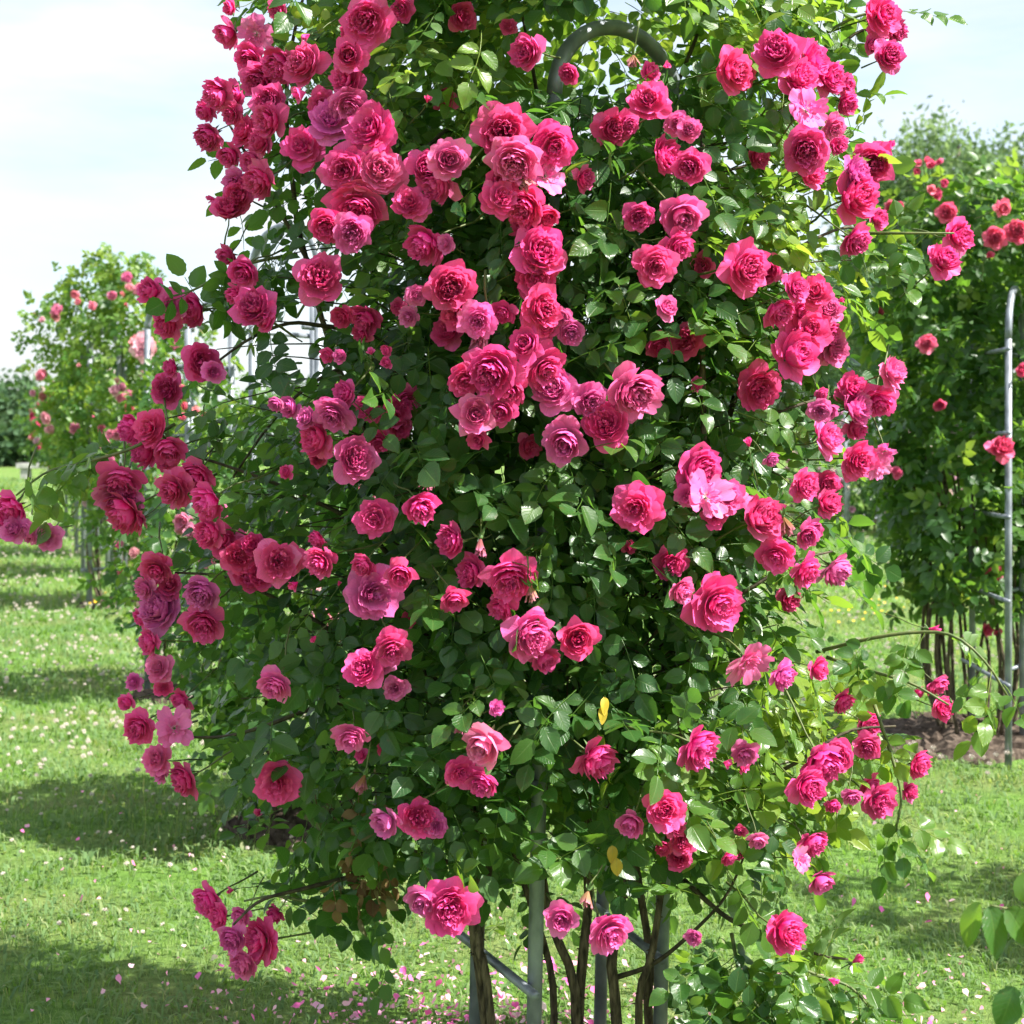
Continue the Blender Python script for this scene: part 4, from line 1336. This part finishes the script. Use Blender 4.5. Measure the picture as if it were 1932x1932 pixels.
# ================================================================== TREES
def tree(name, loc, label, trunk_h, trunk_r, blobs, nclump, nper, leaf, mat, seed, cs=0.5, bark=M_BARK, aspect=0.5, up=0.3, group="trees behind the rose garden"):
    """blobs: ellipsoids (x, y, z, rx, ry, rz) relative to the foot"""
    rd = np.random.default_rng(seed)
    root = empty(name, loc)
    tag(root, label, "tree", group)
    vol = np.array([b[3] * b[4] * b[5] for b in blobs])
    C = []
    for k in range(nclump):
        b = blobs[rd.choice(len(blobs), p=vol / vol.sum())]
        v = rd.normal(0, 1, 3)
        v /= np.linalg.norm(v)
        C.append(np.array(b[:3]) + v * np.array(b[3:]) * rd.uniform(0.35, 1.0) ** 0.6)
    C = np.array(C)
    n = nclump * nper
    size = rd.uniform(0.6, 1.3, nclump)
    P = np.repeat(C, nper, 0) + rd.normal(0, 1, (n, 3)) * np.array((cs, cs, cs * 0.8)) * np.repeat(size, nper)[:, None]
    a = rd.normal(0, 1, (n, 3)) + np.array((0, 0, up))
    d = rd.normal(0, 1, (n, 3))
    F = frames(a, d) * (leaf * rd.uniform(0.6, 1.3, n))[:, None, None]
    T4 = np.array([(-.5, 0, 0), (0, -aspect / 2, .06), (.5, 0, 0), (0, aspect / 2, .06)])
    V = np.einsum('nij,vj->nvi', F, T4) + P[:, None]
    Q = np.arange(n * 4).reshape(n, 4)
    tint = np.repeat(np.clip(rd.normal(0.5, 0.22, nclump), 0, 1), nper)
    me = to_mesh("crown", V.reshape(-1, 3), Q, None, np.zeros((n * 4, 2)), np.repeat(np.clip(tint + rd.normal(0, .1, n), 0, 1), 4), smooth=False)
    cr = link("crown", me, root, mat)
    cr["kind"] = "stuff"
    top = max(b[2] + b[5] * 0.5 for b in blobs)
    tube_obj("trunk", spline([(0, 0, -0.1), (0.1, 0, trunk_h * .5), (0.0, 0.1, trunk_h), (0.15, 0, top)], 10), [trunk_r * (1 - 0.085 * i) for i in range(11)], bark, root, 9, 0.06)
    for k in range(min(26, nclump)):
        c = Vector(C[rd.integers(nclump)])
        z0 = rd.uniform(trunk_h * 0.6, max(trunk_h * 0.7, c.z * 0.7))
        s = Vector((0.03, 0.03, min(z0, c.z * 0.8)))
        tube_obj("limb", spline([s, s.lerp(c, .5) + Vector((0, 0, 0.25)), c], 6), [trunk_r * f for f in (.42, .35, .28, .22, .16, .1, .06)], bark, root, 5)
    return root


M_TREEBARK = simple_mat("tree_bark", (0.05, 0.042, 0.034), (0.13, 0.11, 0.09), scale=9, rough=0.9, bump=0.6, stretch=(2, 2, .5))
tree("deciduous_tree", (8.6, 30, 0), "tall airy light green tree rising behind the coral rose at right", 2.6, 0.20,
     [(-0.2, 0, 6.6, 1.2, 1.4, 1.5), (-0.5, 0, 5.6, 1.6, 1.6, 1.6), (1.6, 0.3, 5.6, 1.6, 1.6, 1.9), (3.4, 0, 4.6, 1.6, 1.5, 1.7), (-1.3, 0, 4.3, 1.3, 1.5, 1.1), (0.6, 0, 4.0, 2.2, 1.6, 1.5), (-1.9, 0.2, 2.9, 1.0, 1.2, 0.9)], 520, 80, 0.17, M_TREE_LEAF, 3, 0.30, M_TREEBARK, 0.42)
tree("deciduous_tree", (9.6, 37, 0), "darker tree standing behind the airy light green one at right", 2.6, 0.2,
     [(-1.3, 0, 4.4, 1.6, 1.6, 1.6), (0.8, 0, 5.2, 2.0, 1.8, 1.9), (-2.0, 0, 2.8, 1.2, 1.2, 1.0)], 190, 70, 0.18, M_TREE_LEAF, 4, 0.4, M_TREEBARK, 0.45)
for i_, (x_, y_, s_, lab_) in enumerate(((-31.5, 88, 1.0, "dark rounded tree on the horizon at the left edge"), (-27.6, 84, 0.92, "dark tree on the horizon beside the crimson roses at left"),
                                         (-36.5, 92, 1.05, "dark tree on the horizon beyond the left edge"), (-23.5, 90, 0.8, "dark tree on the horizon behind the salmon rose"))):
    tree("dark_tree", (x_, y_, 0), lab_, 1.0, 0.25, [(0, 0, 3.2 * s_, 2.4 * s_, 2.2, 2.3 * s_), (1.3 * s_, -0.5, 2.0 * s_, 2.0, 2.0, 1.6 * s_), (-1.4 * s_, 0, 2.2 * s_, 2.1, 2.0, 1.7 * s_), (0.2, -1, 1.0, 2.6, 1.6, 1.0)],
         130, 42, 0.42, M_DARK_TREE, 20 + i_, 0.5, M_TREEBARK, 0.7, group="dark trees along the left horizon")
for i_, (x_, y_, s_) in enumerate(((-12, 95, 1.0), (2, 100, 1.1), (14, 96, 1.0), (26, 92, 1.15), (38, 88, 1.0))):
    tree("dark_tree", (x_, y_, 0), ("distant tree behind the left of the big rose", "distant tree right behind the big rose", "distant tree behind the right of the big rose", "distant tree behind the coral rose at right", "distant tree beyond the right edge")[i_],
         1.2, 0.25, [(0, 0, 3.0 * s_, 3.0, 2.2, 2.2 * s_), (2.0, 0, 2.0, 2.6, 2, 1.6), (-2.0, 0, 2.0, 2.6, 2, 1.5)], 60, 40, 0.5, M_DARK_TREE, 40 + i_, 0.6, M_TREEBARK, 0.7, group="distant trees along the horizon")

# pale stone bench at the foot of the dark trees
bench = empty("stone_bench", (-17.9, 58, 0))
tag(bench, "low pale stone bench far off on the lawn at left", "bench")


def block(name, x0, x1, y0, y1, z0, z1, parent, mat, bev=0.02):
    import bmesh
    bm = bmesh.new()
    bmesh.ops.create_cube(bm, size=1)
    for v in bm.verts:
        v.co = Vector(((x0 + x1) / 2 + v.co.x * (x1 - x0), (y0 + y1) / 2 + v.co.y * (y1 - y0), (z0 + z1) / 2 + v.co.z * (z1 - z0)))
    bmesh.ops.bevel(bm, geom=bm.edges[:], offset=bev, segments=2, affect='EDGES')
    me = bpy.data.meshes.new(name)
    bm.to_mesh(me); bm.free()
    return link(name, me, parent, mat)


block("seat", -0.8, 0.8, -0.3, 0.3, 0.42, 0.62, bench, M_STONE)
block("leg", -0.65, -0.35, -0.24, 0.24, -0.02, 0.42, bench, M_STONE)
block("leg", 0.35, 0.65, -0.24, 0.24, -0.02, 0.42, bench, M_STONE)

# ================================================================== LAWN
def grass():
    zones = [(3.2, 5.5, 5200, (0.022, 0.050), 0.0026), (5.5, 8.5, 2700, (0.026, 0.058), 0.0038), (8.5, 14, 900, (0.032, 0.075), 0.0065), (14, 26, 260, (0.045, 0.10), 0.013), (26, 60, 34, (0.07, 0.14), 0.03)]
    Vs, Qs, Ts, Cs = [], [], [], []
    n0 = 0
    for (y0, y1, dens, hh, w) in zones:
        half = 0.38 * y1 + 0.6
        n = int(dens * (y1 - y0) * 2 * half)
        X = rng.uniform(-half, half, n)
        Y = rng.uniform(y0, y1, n)
        ok = np.abs(X) < 0.36 * Y + 0.7
        # tufts: keep more blades where a noise field is high
        f = 0.5 + 0.25 * np.sin(X * 7 + 2 * np.sin(Y * 5)) + 0.25 * np.sin(Y * 8 + 2 * np.sin(X * 6))
        ok &= rng.uniform(0, 1, n) < 0.45 + 0.6 * f
        for (sx_, sy_, sr_) in SOIL:
            ok &= ((X - sx_) ** 2 + (Y - sy_) ** 2) > (sr_ * rng.uniform(0.82, 1.08, n)) ** 2
        X, Y = X[ok], Y[ok]
        n = len(X)
        Z = ground_z(X, Y) * 1.0
        h = rng.uniform(hh[0], hh[1], n) * (0.75 + 0.5 * f[ok])
        a = rng.uniform(0, 2 * np.pi, n)
        lean = rng.uniform(0.15, 1.1, n)
        wv = w * rng.uniform(0.6, 1.3, n)
        # wide low clover leaves among the blades
        clo = rng.uniform(0, 1, n) < 0.24
        wv = np.where(clo, wv * 3.2, wv)
        lean = np.where(clo, rng.uniform(0.8, 1.6, n), lean)
        dx, dy = np.cos(a), np.sin(a)
        sxv, syv = -dy * wv / 2, dx * wv / 2
        b = np.stack([X, Y, Z - 0.004], 1)
        s = np.stack([sxv, syv, np.zeros(n)], 1)
        m = b + np.stack([dx * h * lean * 0.35, dy * h * lean * 0.35, h * 0.62], 1)
        t = b + np.stack([dx * h * lean * 0.95, dy * h * lean * 0.95, h * (1.0 - 0.28 * lean)], 1)
        V = np.stack([b - s * 0.8, b + s * 0.8, m + s, m - s, t], 1).reshape(-1, 3)
        base = np.arange(n)[:, None] * 5 + n0
        Qs.append(base + np.array([[0, 1, 2, 3]]))
        Ts.append(base + np.array([[3, 2, 4]]))
        patch = 0.5 + 0.5 * np.sin(X * 1.7 + 1.3 * np.sin(Y * 0.9)) * np.sin(Y * 1.3 + X * 0.6)
        dry = np.clip(np.sin(X * 0.8 + 2.0 + 1.1 * np.sin(Y * 0.6)) * np.sin(Y * 0.75 + 0.4) - 0.35, 0, 1)
        c = np.clip(rng.normal(0.42, 0.19, n) + 0.20 * (patch - 0.5) + 0.45 * dry + np.where(clo, -0.02, 0) + (rng.uniform(0, 1, n) < 0.05) * 0.45, 0, 1)
        Cs.append(np.repeat(c, 5))
        Vs.append(V)
        n0 += n * 5
    me = to_mesh("grass", np.concatenate(Vs), np.concatenate(Qs), np.concatenate(Ts), None, np.concatenate(Cs), smooth=True)
    o = link("grass", me, None, M_GRASS)
    o["kind"] = "stuff"
    o["label"] = "short sunlit lawn grass mixed with clover leaves"
    o["category"] = "grass"


grass()


def ground_at(px, py):
    Y = EYE * FPX / (py - HOR)
    return (px - 966) / FPX * Y, Y


def clover_head(r):
    acc = Acc()
    V, Q, T = [], [], []
    for k in range(16):      # little florets pointing out of a ball
        z = 1 - (k + 0.5) / 16 * 1.5
        a = k * 2.4
        q = math.sqrt(max(0, 1 - z * z))
        d = Vector((q * math.cos(a), q * math.sin(a), z))
        s = d.orthogonal().normalized() * 0.26
        u = d.cross(s)
        i = len(V)
        V += [tuple(d * 0.35 * r + s * r), tuple(d * 0.35 * r - s * 0.5 * r + u * 0.8 * r), tuple(d * 0.35 * r - s * 0.5 * r - u * 0.8 * r), tuple(d * 1.05 * r)]
        T += [(i, i + 1, i + 3), (i + 1, i + 2, i + 3), (i + 2, i, i + 3)]
    acc.add(V, None, T)
    return acc


CH = clover_head(0.011)
ch_me = CH.mesh("clover_flower", False)
ch_me.materials.append(M_CLOVER)
cs_acc = Acc()
tube(cs_acc, [(0, 0, -0.055), (0.003, 0.001, -0.03), (0, 0, -0.002)], 0.0011, 4, False)
cs_me = cs_acc.mesh("stalk")
cs_me.materials.append(M_TWIG)


def in_bed(x, y):
    return any((x - a) ** 2 + (y - b) ** 2 < r * r for a, b, r in SOIL)


n_c = 0
while n_c < 300:
    if random.random() < 0.80:
        px, py = random.uniform(-40, 640), 1120 + 700 * random.random() ** 1.9
    else:
        px, py = random.uniform(1480, 1960), random.uniform(1060, 1250)
    x, y = ground_at(px, py)
    if in_bed(x, y) or (0.5 + 0.5 * math.sin(x * 2.6 + y)) * (0.5 + 0.5 * math.sin(y * 3.1 - x)) < 0.09:
        continue
    o = bpy.data.objects.new("clover_flower", ch_me)
    COL.objects.link(o)
    s = random.uniform(0.6, 1.15)
    o.scale = (s, s, s * 0.8)
    o.location = (x, y, float(ground_z(x, y)) + random.uniform(0.05, 0.075))
    o.rotation_euler = (random.uniform(-.5, .5), random.uniform(-.5, .5), random.uniform(0, 6))
    where = ("near " if py > 1450 else "middle ") + "lawn at left" if px < 800 else "lawn at right between the two rose columns"
    tag(o, "small white clover flower head standing in the " + where, "clover", "white clover flowers in the " + where)
    st = bpy.data.objects.new("stalk", cs_me)
    COL.objects.link(st)
    st.parent = o
    n_c += 1
# the many farther clover heads
Vc, _, _, _ = (np.concatenate(CH.V), None, None, None)
Tc = np.concatenate(CH.T)
pts = []
while len(pts) < 4200:
    y = random.uniform(7.0, 32)
    x = random.uniform(-0.36 * y - .5, 0.36 * y + .5)
    if in_bed(x, y) or (0.5 + 0.5 * math.sin(x * 1.9 + y * .7)) * (0.5 + 0.5 * math.sin(y * 1.6 - x)) < 0.08:
        continue
    pts.append((x, y, float(ground_z(x, y)) + random.uniform(0.05, 0.085)))
pts = np.array(pts)
sc = rng.uniform(0.8, 1.4, len(pts)) * (1 + 0.02 * pts[:, 1])
o = link("clover_patch", to_mesh("clover_patch", (Vc[None] * sc[:, None, None] + pts[:, None]).reshape(-1, 3), None, (Tc[None] + (np.arange(len(pts)) * len(Vc))[:, None, None]).reshape(-1, 3), smooth=False), None, M_CLOVER)
o["kind"] = "stuff"
o["label"] = "countless white clover heads in the farther lawn"
o["category"] = "clover"

# yellow flowers in the lawn on the right, a few on the left
yf = Acc()
for k in range(12):
    V, Q, U = leaflet(0.013, 0.006, 2, 0, 0, -0.2, 0, 2)
    M = np.array(Euler((0, R(-20), k * 0.5236)).to_matrix())
    yf.add(V @ M.T, Q, None, U)
yf_me = yf.mesh("yellow_flower")
yf_me.materials.append(M_YELLOWFLOWER)
for k in range(34):
    px, py = (random.gauss(1640, 46), random.gauss(1172, 18)) if k < 28 else (random.uniform(165, 205), random.uniform(1135, 1160))
    x, y = ground_at(px, py)
    o = bpy.data.objects.new("yellow_flower", yf_me)
    COL.objects.link(o)
    o.location = (x, y, float(ground_z(x, y)) + random.uniform(0.07, 0.11))
    o.rotation_euler = (random.uniform(.1, .6), random.uniform(-.3, .3), 0)
    o.scale = (1.25,) * 3
    where = "right of the big rose" if px > 900 else "at left before the row of posts"
    tag(o, "small yellow flower in the lawn " + where, "flower", "yellow flowers in the lawn " + where)

# fallen petals under the great rose and around it
def fallen_mesh(seed):
    a = petal_arrays(0, .0, 0, 1.0, .42, R(random.uniform(10, 40)), R(random.uniform(-20, 60)), .06, seed, 5, 5, rmin=.6)
    V = np.array(a[0])
    V -= V.mean(0)
    me = to_mesh("fallen_petal", V, a[1], None, a[2])
    me.materials.append(M_PETAL)
    return me


FALLEN = [fallen_mesh(s) for s in range(8)]
n_p = 0
PETAL_MASS = []
while n_p < 1000:
    q = random.random()
    if q < 0.62:
        px, py = random.gauss(840, 190), 1960 - abs(random.gauss(0, 105))
    elif q < 0.84:
        px, py = random.gauss(1520, 200), 1960 - abs(random.gauss(0, 60))
    elif q < 0.93:
        px, py = random.uniform(0, 560), random.uniform(1500, 1930)
    else:
        px, py = random.uniform(1560, 1930), random.uniform(1500, 1930)
    if py > 1975 or py < 1480:
        continue
    x, y = ground_at(px, py)
    if in_bed(x, y):
        continue
    n_p += 1
    if n_p > 300:
        PETAL_MASS.append((x, y))
        continue
    o = bpy.data.objects.new("fallen_petal", random.choice(FALLEN))
    COL.objects.link(o)
    s = random.uniform(0.020, 0.036)
    o.scale = (s, s, s)
    o.location = (x, y, float(ground_z(x, y)) + random.uniform(0.022, 0.04))
    o.rotation_euler = (random.uniform(-.7, .7), random.uniform(-.7, .7), random.uniform(0, 6.28))
    cn, cc = random.choice((("hot pink", PINK['p']), ("mauve", PINK['m']), ("pale pink", (0.84, 0.45, 0.55)), ("pale pink", (0.85, 0.56, 0.60)), ("whitish pink", (0.86, 0.68, 0.70))))
    o.color = jit(cc, 0.1)
    where = "under the left of the big rose" if 500 < px < 966 else "under the right of the big rose" if 966 <= px < 1560 else "on the open lawn at left" if px <= 500 else "on the open lawn at right"
    tag(o, cn + " rose petal fallen on the grass " + where, "petal", cn + " petals fallen " + where)
acc = Acc()
for (x, y) in PETAL_MASS:       # small curled bits of petal between the whole ones
    a = petal_arrays(0, 0, 0, 1.0, .42, R(20), R(random.uniform(0, 90)), .08, random.randint(0, 999), 2, 2, rmin=.6)
    M = np.array(Euler((random.uniform(-.8, .8), random.uniform(-.8, .8), random.uniform(0, 6.28))).to_matrix()) * random.uniform(0.010, 0.020)
    acc.add(np.array(a[0]) @ M.T + np.array((x, y, float(ground_z(x, y)) + random.uniform(0.015, 0.035))), a[1], None, a[2])
o = link("petal_litter", acc.mesh("petal_litter"), None, M_PETAL)
o.color = (0.84, 0.42, 0.52, 1)
o["kind"] = "stuff"
o["label"] = "litter of small pink petal bits on the grass under the big rose"
o["category"] = "petals"

# tall seed stalks left standing at the edge of the left bed
for (px, py, h) in ((350, 1598, .30), (465, 1592, .26), (505, 1600, .28), (480, 1596, .22), (330, 1590, .2), (195, 1600, .2), (270, 1615, .3)):
    x, y = ground_at(px, py)
    acc = Acc()
    tube(acc, spline([(0, 0, 0), (0.01, 0, h * .5), (random.uniform(-.03, .03), 0, h * .85)], 5), 0.0012, 4, False, 0.85)
    tube(acc, [(0.0, 0, h * .83), (0.002, 0, h * .9), (0.004, 0, h)], [0.001, 0.004, 0.001], 5, False, 0.95)
    o = link("grass_stalk", acc.mesh("grass_stalk"), None, M_GRASS)
    o.location = (x, y, float(ground_z(x, y)))
    tag(o, "tall thin seed stalk standing above the shaded lawn at left", "grass stalk", "tall seed stalks in the lawn")
print("leaves as parts:", HI_N, "roses:", len(ROSE_LIST), "objects:", len(bpy.data.objects))
